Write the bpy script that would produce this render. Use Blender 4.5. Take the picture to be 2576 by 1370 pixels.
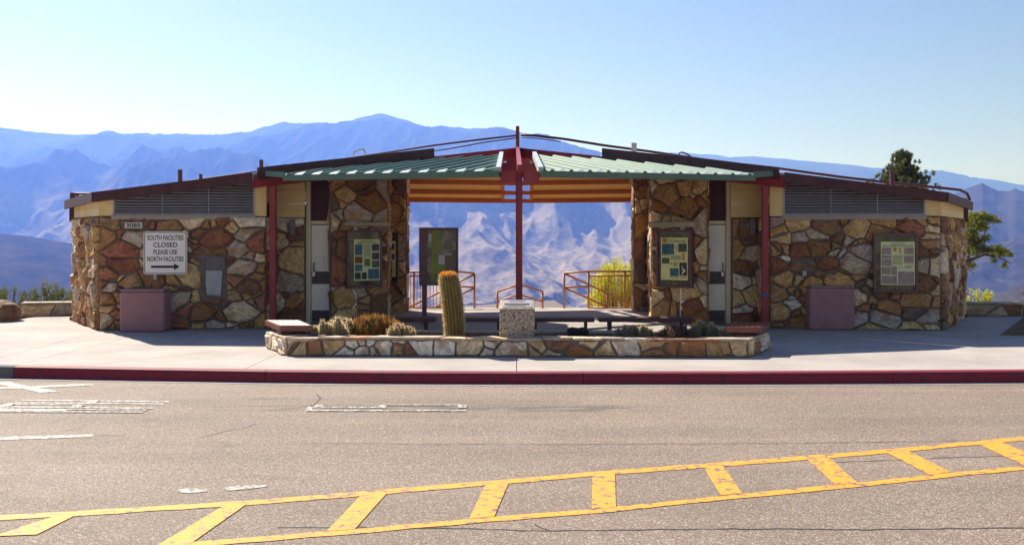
import bpy, bmesh, math, random
import numpy as np
from mathutils import Vector

# ------------------------------------------------------------------ scene, camera, light
for o in list(bpy.data.objects):
    bpy.data.objects.remove(o)
SC = bpy.context.scene
COL = SC.collection
FPX, CX, HZ, CH = 2600.0, 1287.5, 595.0, 1.72      # focal in photo units, principal column, horizon row, eye height

cam_d = bpy.data.cameras.new('camera')
cam_d.sensor_width = 36.0
cam_d.lens = 36.0 * FPX / 2575.0
cam_d.shift_y = -90.0 / 2575.0
cam_d.clip_start = 0.1
cam_d.clip_end = 60000.0
cam = bpy.data.objects.new('camera', cam_d)
cam.location = (0, 0, CH)
cam.rotation_euler = (math.radians(90), 0, 0)
COL.objects.link(cam)
SC.camera = cam

SUN_AZ, SUN_EL = -39.0, 38.5           # degrees from straight ahead (left negative), elevation
az, el = math.radians(SUN_AZ), math.radians(SUN_EL)
SUNV = Vector((math.sin(az) * math.cos(el), math.cos(az) * math.cos(el), math.sin(el)))
world = bpy.data.worlds.new('World')
SC.world = world
world.use_nodes = True
wn, wl = world.node_tree.nodes, world.node_tree.links
for n in list(wn):
    wn.remove(n)
sky = wn.new('ShaderNodeTexSky')
sky.sky_type = 'NISHITA'
sky.sun_disc = False
sky.sun_elevation = el
sky.sun_rotation = az
sky.altitude = 0
sky.air_density = 1.0
sky.dust_density = 0.4
sky.ozone_density = 1.2
bg = wn.new('ShaderNodeBackground')
bg.inputs['Strength'].default_value = 0.05
wo = wn.new('ShaderNodeOutputWorld')
wl.new(sky.outputs[0], bg.inputs['Color'])
wl.new(bg.outputs[0], wo.inputs['Surface'])

sun_d = bpy.data.lights.new('sun', 'SUN')
sun_d.energy = 5.0
sun_d.angle = math.radians(0.53)
sun_d.color = (1.0, 0.95, 1.0)
sun = bpy.data.objects.new('sun', sun_d)
sun.rotation_euler = SUNV.to_track_quat('Z', 'Y').to_euler()
sun.location = (-20, 30, 30)
COL.objects.link(sun)

SC.view_settings.view_transform = 'Standard'
SC.view_settings.look = 'None'
SC.view_settings.gamma = 1.0
SC.view_settings.exposure = 0.98
SC.render.engine = 'CYCLES'
SC.cycles.use_denoising = True
SC.cycles.max_bounces = 6
SC.cycles.volume_bounces = 0
SC.cycles.caustics_reflective = False
SC.cycles.caustics_refractive = False

# ------------------------------------------------------------------ helpers
WLOC = {}


def W(x, y, D):
    """photo position (x, y) at depth D -> point in the place"""
    return Vector(((x - CX) * D / FPX, D, CH + (HZ - y) * D / FPX))


def G(x, y, z=0.0):
    """photo position on the level plane z"""
    D = (CH - z) * FPX / (y - HZ)
    return ((x - CX) * D / FPX, D)


RM, RC = -0.02, 0.112               # road surface: z = RC + RM * Y (falls towards the kerb)


def Rd(x, y):
    D = (CH - RC) / ((y - HZ) / FPX + RM)
    return ((x - CX) * D / FPX, D)


def rz(y):
    return RC + RM * y


def empty(name, loc, label=None, cat=None, group=None, kind=None):
    o = bpy.data.objects.new(name, None)
    o.empty_display_size = 0.1
    COL.objects.link(o)
    o.location = loc
    WLOC[o.name] = Vector(loc)
    tag(o, label, cat, group, kind)
    return o


def tag(o, label=None, cat=None, group=None, kind=None):
    if label: o['label'] = label
    if cat: o['category'] = cat
    if group: o['group'] = group
    if kind: o['kind'] = kind
    return o


def finish(name, me, mat, parent=None, c=None):
    o = bpy.data.objects.new(name, me)
    COL.objects.link(o)
    if mat is not None and not me.materials:
        me.materials.append(mat)
    c = Vector((0, 0, 0)) if c is None else Vector(c)
    WLOC[o.name] = c
    if parent is not None:
        o.parent = parent
        o.location = c - WLOC[parent.name]
    else:
        o.location = c
    return o


def share(src, name, world_loc, parent, rot=0.0, scale=(1, 1, 1)):
    o = bpy.data.objects.new(name, src.data)
    COL.objects.link(o)
    c = Vector(world_loc)
    WLOC[o.name] = c
    o.parent = parent
    o.location = c - WLOC[parent.name]
    o.rotation_euler = (0, 0, rot)
    o.scale = scale
    return o


class Fr:
    """upright wall frame: a runs along the wall, b is height, c stands out of it"""
    def __init__(s, p, q):
        s.o = Vector((p[0], p[1])); d = Vector((q[0] - p[0], q[1] - p[1]))
        s.w = d.length; s.u = d / s.w; s.n = Vector((s.u.y, -s.u.x))

    def P(s, a, b, c=0.0):
        return (s.o.x + a * s.u.x + c * s.n.x, s.o.y + a * s.u.y + c * s.n.y, b)

    def px(s, x, y, c=0.0):
        rx, rzz = (x - CX) / FPX, (HZ - y) / FPX
        D = (c + s.o.dot(s.n)) / (rx * s.n.x + s.n.y)
        p = Vector((rx * D, D)) - s.o
        return p.dot(s.u), CH + rzz * D


class MB:
    def __init__(s):
        s.v, s.f = [], []

    def add(s, vs, fs):
        k = len(s.v)
        s.v += [tuple(p) for p in vs]
        s.f += [tuple(i + k for i in f) for f in fs]
        return s

    def hexa(s, p):
        return s.add(p, [(0, 3, 2, 1), (4, 5, 6, 7), (0, 1, 5, 4), (1, 2, 6, 5), (2, 3, 7, 6), (3, 0, 4, 7)])

    def box(s, x0, x1, y0, y1, z0, z1):
        return s.hexa([(x0, y0, z0), (x1, y0, z0), (x1, y1, z0), (x0, y1, z0),
                       (x0, y0, z1), (x1, y0, z1), (x1, y1, z1), (x0, y1, z1)])

    def fbox(s, F, a0, a1, b0, b1, c0, c1):
        return s.hexa([F.P(a0, b0, c1), F.P(a1, b0, c1), F.P(a1, b0, c0), F.P(a0, b0, c0),
                       F.P(a0, b1, c1), F.P(a1, b1, c1), F.P(a1, b1, c0), F.P(a0, b1, c0)])

    def prism(s, poly, z0, z1):
        n = len(poly)
        zs0 = z0 if isinstance(z0, (list, tuple)) else [z0] * n
        zs1 = z1 if isinstance(z1, (list, tuple)) else [z1] * n
        vs = [(p[0], p[1], z) for p, z in zip(poly, zs0)] + [(p[0], p[1], z) for p, z in zip(poly, zs1)]
        fs = [tuple(range(n))[::-1], tuple(range(n, 2 * n))]
        fs += [(i, (i + 1) % n, n + (i + 1) % n, n + i) for i in range(n)]
        return s.add(vs, fs)

    def fprism(s, F, poly, c0, c1):
        n = len(poly)
        vs = [F.P(a, b, c0) for a, b in poly] + [F.P(a, b, c1) for a, b in poly]
        fs = [tuple(range(n))[::-1], tuple(range(n, 2 * n))]
        fs += [(i, (i + 1) % n, n + (i + 1) % n, n + i) for i in range(n)]
        return s.add(vs, fs)

    def tube(s, pts, r, n=8, cap=True):
        pts = [Vector(p) for p in pts]
        rs = r if isinstance(r, (list, tuple)) else [r] * len(pts)
        k0 = len(s.v); prev = None
        for i, p in enumerate(pts):
            d = (pts[min(i + 1, len(pts) - 1)] - pts[max(i - 1, 0)]).normalized()
            ref = Vector((0, 0, 1)) if abs(d.z) < 0.95 else Vector((1, 0, 0))
            if prev is not None: ref = prev
            x = (ref - d * ref.dot(d)).normalized(); y = d.cross(x); prev = x
            for j in range(n):
                t = 2 * math.pi * j / n
                s.v.append(tuple(p + (x * math.cos(t) + y * math.sin(t)) * rs[i]))
        for i in range(len(pts) - 1):
            for j in range(n):
                a, b = k0 + i * n + j, k0 + i * n + (j + 1) % n
                s.f.append((a, b, b + n, a + n))
        if cap:
            s.f.append(tuple(range(k0, k0 + n))[::-1])
            e = k0 + (len(pts) - 1) * n
            s.f.append(tuple(range(e, e + n)))
        return s

    def beam(s, p, q, w, h):
        """rectangular bar, p and q on the middle of its top face"""
        p, q = Vector(p), Vector(q)
        d = (q - p).normalized()
        sd = d.cross(Vector((0, 0, 1))).normalized() * (w / 2)
        dn = Vector((0, 0, -h))
        return s.hexa([p - sd + dn, p + sd + dn, q + sd + dn, q - sd + dn, p - sd, p + sd, q + sd, q - sd])

    def build(s, name, mat, parent=None, smooth=False, bevel=0.0, seg=1, centre=True):
        arr = np.array(s.v)
        c = Vector(((arr.min(0) + arr.max(0)) / 2).tolist()) if centre else Vector((0, 0, 0))
        me = bpy.data.meshes.new(name)
        me.from_pydata([(p[0] - c.x, p[1] - c.y, p[2] - c.z) for p in s.v], [], s.f)
        me.update()
        if smooth:
            me.polygons.foreach_set('use_smooth', [True] * len(me.polygons))
        o = finish(name, me, mat, parent, c)
        if bevel:
            m = o.modifiers.new('bevel', 'BEVEL'); m.width = bevel; m.segments = seg
            m.limit_method = 'ANGLE'; m.angle_limit = math.radians(40)
        return o


# ---- materials
MT = {}


def nodes_of(name):
    m = bpy.data.materials.new(name)
    m.use_nodes = True
    nt = m.node_tree
    return m, nt, nt.nodes['Principled BSDF']


def mk(name, col, rough=0.7, var=0.25, scale=6.0, bump=0.15, bscale=60.0, col2=None, metallic=0.0, spec=0.4, detail=5, trans=0.0, aniso=None):
    m, nt, b = nodes_of(name)
    N, L = nt.nodes.new, nt.links.new
    tc = N('ShaderNodeTexCoord')
    geo = N('ShaderNodeNewGeometry')
    src = geo.outputs['Position']
    if aniso:
        mp = N('ShaderNodeMapping'); mp.inputs['Scale'].default_value = aniso
        L(src, mp.inputs['Vector']); src = mp.outputs[0]
    nz = N('ShaderNodeTexNoise'); nz.inputs['Scale'].default_value = scale
    nz.inputs['Detail'].default_value = detail; nz.inputs['Roughness'].default_value = 0.62
    L(src, nz.inputs['Vector'])
    rp = N('ShaderNodeValToRGB')
    c2 = col2 if col2 else tuple(min(1, x * (1 + var)) for x in col)
    c1 = col if col2 else tuple(x * (1 - var) for x in col)
    rp.color_ramp.elements[0].position = 0.32; rp.color_ramp.elements[1].position = 0.68
    rp.color_ramp.elements[0].color = (*c1, 1); rp.color_ramp.elements[1].color = (*c2, 1)
    L(nz.outputs['Fac'], rp.inputs['Fac'])
    L(rp.outputs['Color'], b.inputs['Base Color'])
    b.inputs['Roughness'].default_value = rough
    b.inputs['Metallic'].default_value = metallic
    b.inputs['Specular IOR Level'].default_value = spec
    if bump:
        n2 = N('ShaderNodeTexNoise'); n2.inputs['Scale'].default_value = bscale; n2.inputs['Detail'].default_value = 4
        L(src, n2.inputs['Vector'])
        bp = N('ShaderNodeBump'); bp.inputs['Strength'].default_value = bump; bp.inputs['Distance'].default_value = 0.02
        L(n2.outputs['Fac'], bp.inputs['Height']); L(bp.outputs[0], b.inputs['Normal'])
    if trans:
        tr = N('ShaderNodeBsdfTranslucent'); L(rp.outputs['Color'], tr.inputs['Color'])
        mx = N('ShaderNodeMixShader'); mx.inputs[0].default_value = trans
        out = nt.nodes['Material Output']
        L(b.outputs[0], mx.inputs[1]); L(tr.outputs[0], mx.inputs[2]); L(mx.outputs[0], out.inputs['Surface'])
    MT[name] = m
    return m


def stone_mat(name, cols, stain, stain_amt, bump=0.9, tint=(1, 1, 1)):
    """weathered quartzite: each stone takes its own colour, with bedding streaks and rust stains"""
    m, nt, b = nodes_of(name)
    N, L = nt.nodes.new, nt.links.new
    oi = N('ShaderNodeObjectInfo'); tc = N('ShaderNodeTexCoord')
    rp = N('ShaderNodeValToRGB'); rp.color_ramp.interpolation = 'CONSTANT'
    els = rp.color_ramp.elements
    while len(els) < len(cols): els.new(0.5)
    for i, c in enumerate(cols):
        c = (min(.86, c[0] * tint[0]), min(.8, c[1] * tint[1]), min(.75, c[2] * tint[2]))
        els[i].position = i / len(cols); els[i].color = (*c, 1)
    L(oi.outputs['Random'], rp.inputs['Fac'])
    m1 = N('ShaderNodeMath'); m1.operation = 'MULTIPLY'; m1.inputs[1].default_value = 173.0
    L(oi.outputs['Random'], m1.inputs[0])
    add = N('ShaderNodeVectorMath'); add.operation = 'ADD'
    L(tc.outputs['Object'], add.inputs[0]); L(m1.outputs[0], add.inputs[1])
    vr = N('ShaderNodeVectorRotate'); vr.rotation_type = 'Y_AXIS'
    m3 = N('ShaderNodeMath'); m3.operation = 'SINE'; L(m1.outputs[0], m3.inputs[0])
    L(add.outputs[0], vr.inputs['Vector']); L(m3.outputs[0], vr.inputs['Angle'])
    mp = N('ShaderNodeMapping'); mp.inputs['Scale'].default_value = (3.0, 3.0, 11.0)
    L(vr.outputs[0], mp.inputs['Vector'])
    nz = N('ShaderNodeTexNoise'); nz.inputs['Scale'].default_value = 2.0; nz.inputs['Detail'].default_value = 9
    nz.inputs['Roughness'].default_value = 0.7; nz.inputs['Distortion'].default_value = 0.6
    L(mp.outputs[0], nz.inputs['Vector'])
    mr = N('ShaderNodeMapRange'); mr.inputs[1].default_value = 0.3; mr.inputs[2].default_value = 0.72
    mr.inputs[3].default_value = 0.38; mr.inputs[4].default_value = 1.65
    L(nz.outputs['Fac'], mr.inputs[0])
    mul = N('ShaderNodeMix'); mul.data_type = 'RGBA'; mul.blend_type = 'MULTIPLY'; mul.inputs[0].default_value = 1.0
    L(rp.outputs['Color'], mul.inputs[6]); L(mr.outputs[0], mul.inputs[7])
    n2 = N('ShaderNodeTexNoise'); n2.inputs['Scale'].default_value = 5.0; n2.inputs['Detail'].default_value = 6
    L(add.outputs[0], n2.inputs['Vector'])
    m2 = N('ShaderNodeMapRange'); m2.inputs[1].default_value = 0.5; m2.inputs[2].default_value = 0.66
    m2.inputs[3].default_value = 0.0; m2.inputs[4].default_value = stain_amt
    L(n2.outputs['Fac'], m2.inputs[0])
    st = N('ShaderNodeMix'); st.data_type = 'RGBA'; st.inputs[7].default_value = (*stain, 1)
    L(m2.outputs[0], st.inputs[0]); L(mul.outputs[2], st.inputs[6])
    L(st.outputs[2], b.inputs['Base Color'])
    b.inputs['Roughness'].default_value = 0.75
    b.inputs['Specular IOR Level'].default_value = 0.38
    bp = N('ShaderNodeBump'); bp.inputs['Strength'].default_value = bump; bp.inputs['Distance'].default_value = 0.03
    L(nz.outputs['Fac'], bp.inputs['Height']); L(bp.outputs[0], b.inputs['Normal'])
    MT[name] = m
    return m


stone_mat('wall_stone', [(.44, .25, .10), (.24, .12, .05), (.52, .34, .16), (.34, .18, .075), (.60, .47, .30), (.29, .17, .09),
                         (.48, .29, .12), (.33, .15, .085), (.43, .34, .26), (.19, .10, .06), (.55, .39, .20), (.38, .22, .105), (.66, .58, .50), (.30, .115, .07), (.17, .11, .085), (.50, .31, .13), (.40, .33, .30), (.22, .085, .05), (.64, .50, .33)],
          (.46, .20, .04), 0.55, tint=(1.24, 1.22, 1.14))
stone_mat('planter_stone', [(.68, .56, .42), (.44, .27, .14), (.78, .70, .62), (.30, .155, .085), (.62, .45, .27), (.76, .66, .56),
                            (.38, .19, .11), (.70, .57, .38), (.56, .46, .36)], (.46, .20, .05), 0.7, tint=(1.12, 1.08, 1.0))
mk('mortar', (.20, .155, .125), 0.95, .25, 9, .5, 90)
mk('cap_stone', (.50, .38, .27), 0.7, .35, 5, .5, 30)
mk('cream', (.82, .60, .27), 0.65, .08, 3, .08, 40)
mk('louver_metal', (.40, .37, .41), 0.5, .1, 4, .03)
mk('sill_paint', (.36, .30, .25), 0.6, .1, 4, .03)
mk('dark_back', (.02, .012, .012), 0.9, .1, 4, 0)
mk('brown_fascia', (.075, .024, .026), 0.6, .25, 5, .2, 40)
mk('red_steel', (.30, .034, .040), 0.45, .14, 4, .05, 80)
mk('roofing', (.42, .38, .35), 0.9, .2, 5, .4, 60)
mk('green_deck', (.135, .215, .17), 0.6, .10, 2, .02, 30, spec=.08)
mk('rake_metal', (.50, .56, .53), 0.4, .06, 2, 0)
mk('deck_under', (.72, .43, .13), 0.6, .10, 3, .05, 30, aniso=(1, 8, 1))  # tan underside with the warm bounce light put into its colour
mk('lit_red_steel', (.50, .15, .035), 0.5, .1, 4, .04)  # rear copy of the red steel, warm bounce light put into the colour
mk('rail_paint', (.62, .25, .09), 0.45, .1, 4, .04)
mk('door_paint', (.92, .85, .74), 0.5, .06, 2, .03, 20)
mk('frame_paint', (.78, .65, .47), 0.55, .08, 3, .03)
mk('kick_metal', (.075, .05, .05), 0.4, .3, 8, .05)
mk('transom', (.075, .02, .026), 0.6, .15, 3, .05)
mk('chrome', (.35, .36, .38), 0.3, .1, 4, 0, metallic=0.9)
mk('mauve_concrete', (.37, .19, .195), 0.85, .10, 7, .35, 160)
mk('case_frame', (.165, .080, .085), 0.5, .12, 5, .05)
mk('fixture', (.42, .35, .26), 0.45, .12, 5, .05)
mk('grey_metal', (.20, .17, .17), 0.5, .15, 6, .05)
mk('niche_grey', (.44, .41, .44), 0.7, .12, 8, .2, 60)
mk('niche_dark', (.17, .14, .155), 0.6, .2, 8, .1)
mk('paper', (.86, .83, .38), 0.6, .05, 6, 0)
mk('paper_aged', (.74, .72, .37), 0.6, .06, 6, 0)
mk('paper_white', (.62, .55, .50), 0.7, .05, 6, 0)
mk('photo_blue', (.035, .10, .15), 0.5, .5, 14, 0, col2=(.10, .22, .28))
mk('photo_dark', (.02, .02, .03), 0.5, .5, 18, 0, col2=(.13, .10, .09))
mk('photo_green', (.03, .07, .04), 0.5, .5, 18, 0, col2=(.16, .20, .14))
mk('photo_rust', (.04, .03, .02), 0.5, .5, 16, 0, col2=(.35, .13, .02))
mk('photo_pink', (.32, .20, .19), 0.6, .3, 16, 0, col2=(.42, .33, .27))
mk('print_orange', (.65, .28, .03), 0.6, .1, 6, 0)
mk('print_grey', (.30, .29, .18), 0.7, .1, 90, 0)
mk('print_green', (.10, .20, .12), 0.7, .1, 6, 0)
mk('map_green', (.12, .19, .05), 0.5, .4, 4, 0, col2=(.34, .34, .05))
mk('sign_white', (.93, .87, .82), 0.45, .03, 3, 0)
mk('sign_black', (.016, .013, .013), 0.5, .1, 3, 0)
mk('plate_white', (.62, .57, .50), 0.6, .06, 6, 0)
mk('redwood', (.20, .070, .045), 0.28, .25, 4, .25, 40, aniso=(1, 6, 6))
mk('sunlit_bleached_wood', (.60, .50, .45), 0.6, .2, 4, .25, 40, aniso=(1, 6, 6))  # weathered slats; their sunlit whiteness is put into the colour
mk('dark_wood', (.10, .045, .038), 0.5, .25, 4, .25, 40)
mk('soil', (.13, .085, .055), 0.95, .3, 8, .8, 40)
mk('lava_rock', (.030, .022, .024), 0.9, .4, 9, 1.0, 25)
mk('pale_rock', (.50, .42, .36), 0.85, .4, 9, .9, 20)
mk('orange_rock', (.36, .18, .10), 0.8, .3, 9, .8, 20)
mk('boulder_stone', (.20, .11, .06), 0.85, .35, 4, .9, 12)
mk('cactus_skin', (.085, .075, .022), 0.6, .3, 4, .2, 60, col2=(.17, .15, .03))
mk('cactus_grey', (.075, .085, .05), 0.7, .3, 8, .2, 60, col2=(.14, .13, .08))
mk('spine', (.72, .52, .28), 0.5, .2, 8, 0, trans=0.5)
mk('spine_pale', (.88, .68, .40), 0.5, .15, 8, 0, trans=0.5)
mk('blossom', (.80, .33, .02), 0.6, .3, 30, 0, trans=0.35)
mk('dry_blade', (.24, .105, .03), 0.55, .4, 5, 0, col2=(.42, .22, .06), trans=0.4)
mk('green_blade', (.09, .12, .03), 0.55, .3, 5, 0, trans=0.35)
mk('purple_blade', (.16, .10, .085), 0.55, .35, 5, 0, trans=0.3)
mk('bark', (.10, .065, .045), 0.9, .3, 8, .7, 40)
mk('needles', (.06, .085, .03), 0.6, .3, 3, 0, col2=(.19, .20, .05), trans=0.3)
mk('leaf_yellow', (.55, .53, .03), 0.55, .25, 3, 0, trans=0.55)
mk('leaf_olive', (.10, .12, .03), 0.6, .3, 2, 0, col2=(.20, .21, .05), trans=0.4)
mk('leaf_tree', (.13, .16, .03), 0.55, .3, 2, 0, col2=(.27, .28, .04), trans=0.45)
mk('concrete', (.395, .35, .325), 0.9, .17, .8, .18, 70, detail=10)
mk('joint_fill', (.12, .10, .09), 0.95, .2, 6, .2)
mk('gutter_concrete', (.46, .42, .39), 0.9, .15, 5, .2)
mk('curb_grey', (.16, .15, .15), 0.9, .2, 5, .2)
mk('tar', (.045, .030, .030), 0.6, .3, 9, .2)
mk('tape_blue', (.03, .10, .50), 0.5, .1, 3, 0)
mk('conduit', (.09, .025, .03), 0.5, .1, 3, 0)
mk('vent_metal', (.45, .42, .45), 0.5, .1, 3, 0)


def asphalt():
    m, nt, b = nodes_of('asphalt')
    N, L = nt.nodes.new, nt.links.new
    geo = N('ShaderNodeNewGeometry')
    vo = N('ShaderNodeTexVoronoi'); vo.inputs['Scale'].default_value = 130.0
    L(geo.outputs['Position'], vo.inputs['Vector'])
    bw = N('ShaderNodeSeparateColor'); L(vo.outputs['Color'], bw.inputs[0])
    rp = N('ShaderNodeValToRGB')
    e = rp.color_ramp.elements
    e[0].position = 0.0; e[0].color = (.10, .072, .054, 1)
    e[1].position = 1.0; e[1].color = (.62, .51, .43, 1)
    x = e.new(.35); x.color = (.205, .150, .113, 1)
    x = e.new(.84); x.color = (.285, .212, .162, 1)
    L(bw.outputs[0], rp.inputs['Fac'])
    # broad wear patches
    n1 = N('ShaderNodeTexNoise'); n1.inputs['Scale'].default_value = 0.5; n1.inputs['Detail'].default_value = 6
    L(geo.outputs['Position'], n1.inputs['Vector'])
    mr = N('ShaderNodeMapRange'); mr.inputs[1].default_value = .36; mr.inputs[2].default_value = .64
    mr.inputs[3].default_value = .80; mr.inputs[4].default_value = 1.16
    mps = N('ShaderNodeMapping'); mps.inputs['Scale'].default_value = (.22, 1.9, 1); L(geo.outputs['Position'], mps.inputs['Vector'])
    ns = N('ShaderNodeTexNoise'); ns.inputs['Scale'].default_value = .9; ns.inputs['Detail'].default_value = 5; L(mps.outputs[0], ns.inputs['Vector'])
    nadd = N('ShaderNodeMath'); nadd.operation = 'MULTIPLY_ADD'; nadd.inputs[1].default_value = .5; L(n1.outputs['Fac'], nadd.inputs[0])
    nh = N('ShaderNodeMath'); nh.operation = 'MULTIPLY'; nh.inputs[1].default_value = .5; L(ns.outputs['Fac'], nh.inputs[0]); L(nh.outputs[0], nadd.inputs[2])
    L(nadd.outputs[0], mr.inputs[0])
    # ground-off band where old lettering was removed
    sp = N('ShaderNodeSeparateXYZ'); L(geo.outputs['Position'], sp.inputs[0])
    n2 = N('ShaderNodeTexNoise'); n2.inputs['Scale'].default_value = 2.2; n2.inputs['Detail'].default_value = 8
    mp = N('ShaderNodeMapping'); mp.inputs['Scale'].default_value = (1, 4, 1)
    L(geo.outputs['Position'], mp.inputs['Vector']); L(mp.outputs[0], n2.inputs['Vector'])

    def tri(sock, c, w, soft):
        a = N('ShaderNodeMath'); a.operation = 'SUBTRACT'; a.inputs[1].default_value = c; L(sock, a.inputs[0])
        a2 = N('ShaderNodeMath'); a2.operation = 'ABSOLUTE'; L(a.outputs[0], a2.inputs[0])
        r = N('ShaderNodeMapRange'); r.inputs[1].default_value = w; r.inputs[2].default_value = w + soft
        r.inputs[3].default_value = 1.0; r.inputs[4].default_value = 0.0
        L(a2.outputs[0], r.inputs[0]); return r.outputs[0]
    y0 = Rd(1300, 1026)[1]
    xb0, xb1 = Rd(600, 1026)[0], Rd(1640, 1026)[0]
    bx = tri(sp.outputs['X'], (xb0 + xb1) / 2, (xb1 - xb0) / 2 - .5, 1.0)
    by = tri(sp.outputs['Y'], y0, .16, .16)
    k = N('ShaderNodeMath'); k.operation = 'MULTIPLY'; L(bx, k.inputs[0]); L(by, k.inputs[1])
    n2r = N('ShaderNodeMapRange'); n2r.inputs[1].default_value = .38; n2r.inputs[2].default_value = .6; L(n2.outputs['Fac'], n2r.inputs[0])
    k2 = N('ShaderNodeMath'); k2.operation = 'MULTIPLY'; L(k.outputs[0], k2.inputs[0]); L(n2r.outputs[0], k2.inputs[1])
    kk = N('ShaderNodeMapRange'); kk.inputs[3].default_value = 1.0; kk.inputs[4].default_value = .52; L(k2.outputs[0], kk.inputs[0])
    no = N('ShaderNodeTexNoise'); no.inputs['Scale'].default_value = 1.5; no.inputs['Detail'].default_value = 3; L(geo.outputs['Position'], no.inputs['Vector'])
    ro = N('ShaderNodeMapRange'); ro.inputs[1].default_value = .64; ro.inputs[2].default_value = .74; ro.inputs[3].default_value = 1.0; ro.inputs[4].default_value = .72; L(no.outputs['Fac'], ro.inputs[0])
    t0 = N('ShaderNodeMath'); t0.operation = 'MULTIPLY'; L(mr.outputs[0], t0.inputs[0]); L(ro.outputs[0], t0.inputs[1])
    t = N('ShaderNodeMath'); t.operation = 'MULTIPLY'; L(t0.outputs[0], t.inputs[0]); L(kk.outputs[0], t.inputs[1])
    mul = N('ShaderNodeMix'); mul.data_type = 'RGBA'; mul.blend_type = 'MULTIPLY'; mul.inputs[0].default_value = 1
    L(rp.outputs['Color'], mul.inputs[6]); L(t.outputs[0], mul.inputs[7])
    L(mul.outputs[2], b.inputs['Base Color'])
    b.inputs['Roughness'].default_value = .82
    bp = N('ShaderNodeBump'); bp.inputs['Strength'].default_value = .55; bp.inputs['Distance'].default_value = .012
    L(vo.outputs['Distance'], bp.inputs['Height']); L(bp.outputs[0], b.inputs['Normal'])
    MT['asphalt'] = m


def paint(name, col, wear, scale, under=(.17, .13, .10)):
    """road paint, cracked and worn through to the asphalt in places"""
    m, nt, b = nodes_of(name)
    N, L = nt.nodes.new, nt.links.new
    geo = N('ShaderNodeNewGeometry')
    n1 = N('ShaderNodeTexNoise'); n1.inputs['Scale'].default_value = scale; n1.inputs['Detail'].default_value = 8
    n1.inputs['Roughness'].default_value = .7
    L(geo.outputs['Position'], n1.inputs['Vector'])
    vo = N('ShaderNodeTexVoronoi'); vo.feature = 'DISTANCE_TO_EDGE'; vo.inputs['Scale'].default_value = 5.5
    n3 = N('ShaderNodeTexNoise'); n3.inputs['Scale'].default_value = 9; n3.inputs['Detail'].default_value = 3
    L(geo.outputs['Position'], n3.inputs['Vector'])
    av = N('ShaderNodeMix'); av.data_type = 'RGBA'; av.inputs[0].default_value = .18
    L(geo.outputs['Position'], av.inputs[6]); L(n3.outputs['Color'], av.inputs[7]); L(av.outputs[2], vo.inputs['Vector'])
    cr = N('ShaderNodeMapRange'); cr.inputs[1].default_value = .0; cr.inputs[2].default_value = .035
    cr.inputs[3].default_value = .75; cr.inputs[4].default_value = 0; L(vo.outputs['Distance'], cr.inputs[0])
    wr = N('ShaderNodeMapRange'); wr.inputs[1].default_value = 1 - wear; wr.inputs[2].default_value = 1.05 - wear; L(n1.outputs['Fac'], wr.inputs[0])
    n4 = N('ShaderNodeTexNoise'); n4.inputs['Scale'].default_value = 1.6; L(geo.outputs['Position'], n4.inputs['Vector'])
    g = N('ShaderNodeMapRange'); g.inputs[1].default_value = .45; g.inputs[2].default_value = .6; L(n4.outputs['Fac'], g.inputs[0])
    cm = N('ShaderNodeMath'); cm.operation = 'MULTIPLY'; L(cr.outputs[0], cm.inputs[0]); L(g.outputs[0], cm.inputs[1])
    mx = N('ShaderNodeMath'); mx.operation = 'MAXIMUM'; L(cm.outputs[0], mx.inputs[0]); L(wr.outputs[0], mx.inputs[1])
    mc = N('ShaderNodeMix'); mc.data_type = 'RGBA'; mc.inputs[6].default_value = (*col, 1); mc.inputs[7].default_value = (*under, 1)
    L(mx.outputs[0], mc.inputs[0])
    L(mc.outputs[2], b.inputs['Base Color'])
    b.inputs['Roughness'].default_value = .7
    bp = N('ShaderNodeBump'); bp.inputs['Strength'].default_value = .3; bp.inputs['Distance'].default_value = .01
    n5 = N('ShaderNodeTexNoise'); n5.inputs['Scale'].default_value = 90; L(geo.outputs['Position'], n5.inputs['Vector'])
    L(n5.outputs['Fac'], bp.inputs['Height']); L(bp.outputs[0], b.inputs['Normal'])
    MT[name] = m


asphalt()
paint('yellow_paint', (.80, .33, .02), .46, 14)
paint('white_paint', (.66, .62, .59), .545, 22)
paint('curb_red', (.23, .010, .030), .44, 8, (.09, .02, .03))
paint('faded_paint', (.50, .46, .43), .52, 24)


def granite():
    m, nt, b = nodes_of('aggregate')
    N, L = nt.nodes.new, nt.links.new
    geo = N('ShaderNodeNewGeometry')
    vo = N('ShaderNodeTexVoronoi'); vo.inputs['Scale'].default_value = 62
    L(geo.outputs['Position'], vo.inputs['Vector'])
    s = N('ShaderNodeSeparateColor'); L(vo.outputs['Color'], s.inputs[0])
    rp = N('ShaderNodeValToRGB'); e = rp.color_ramp.elements
    e[0].color = (.12, .095, .075, 1); e[1].color = (.60, .49, .38, 1)
    x = e.new(.28); x.color = (.22, .17, .13, 1)
    x = e.new(.36); x.color = (.42, .34, .27, 1)
    L(s.outputs[0], rp.inputs[0]); L(rp.outputs[0], b.inputs['Base Color'])
    b.inputs['Roughness'].default_value = .7
    bp = N('ShaderNodeBump'); bp.inputs['Strength'].default_value = .6; bp.inputs['Distance'].default_value = .015
    L(vo.outputs['Distance'], bp.inputs['Height']); L(bp.outputs[0], b.inputs['Normal'])
    MT['aggregate'] = m


granite()


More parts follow.
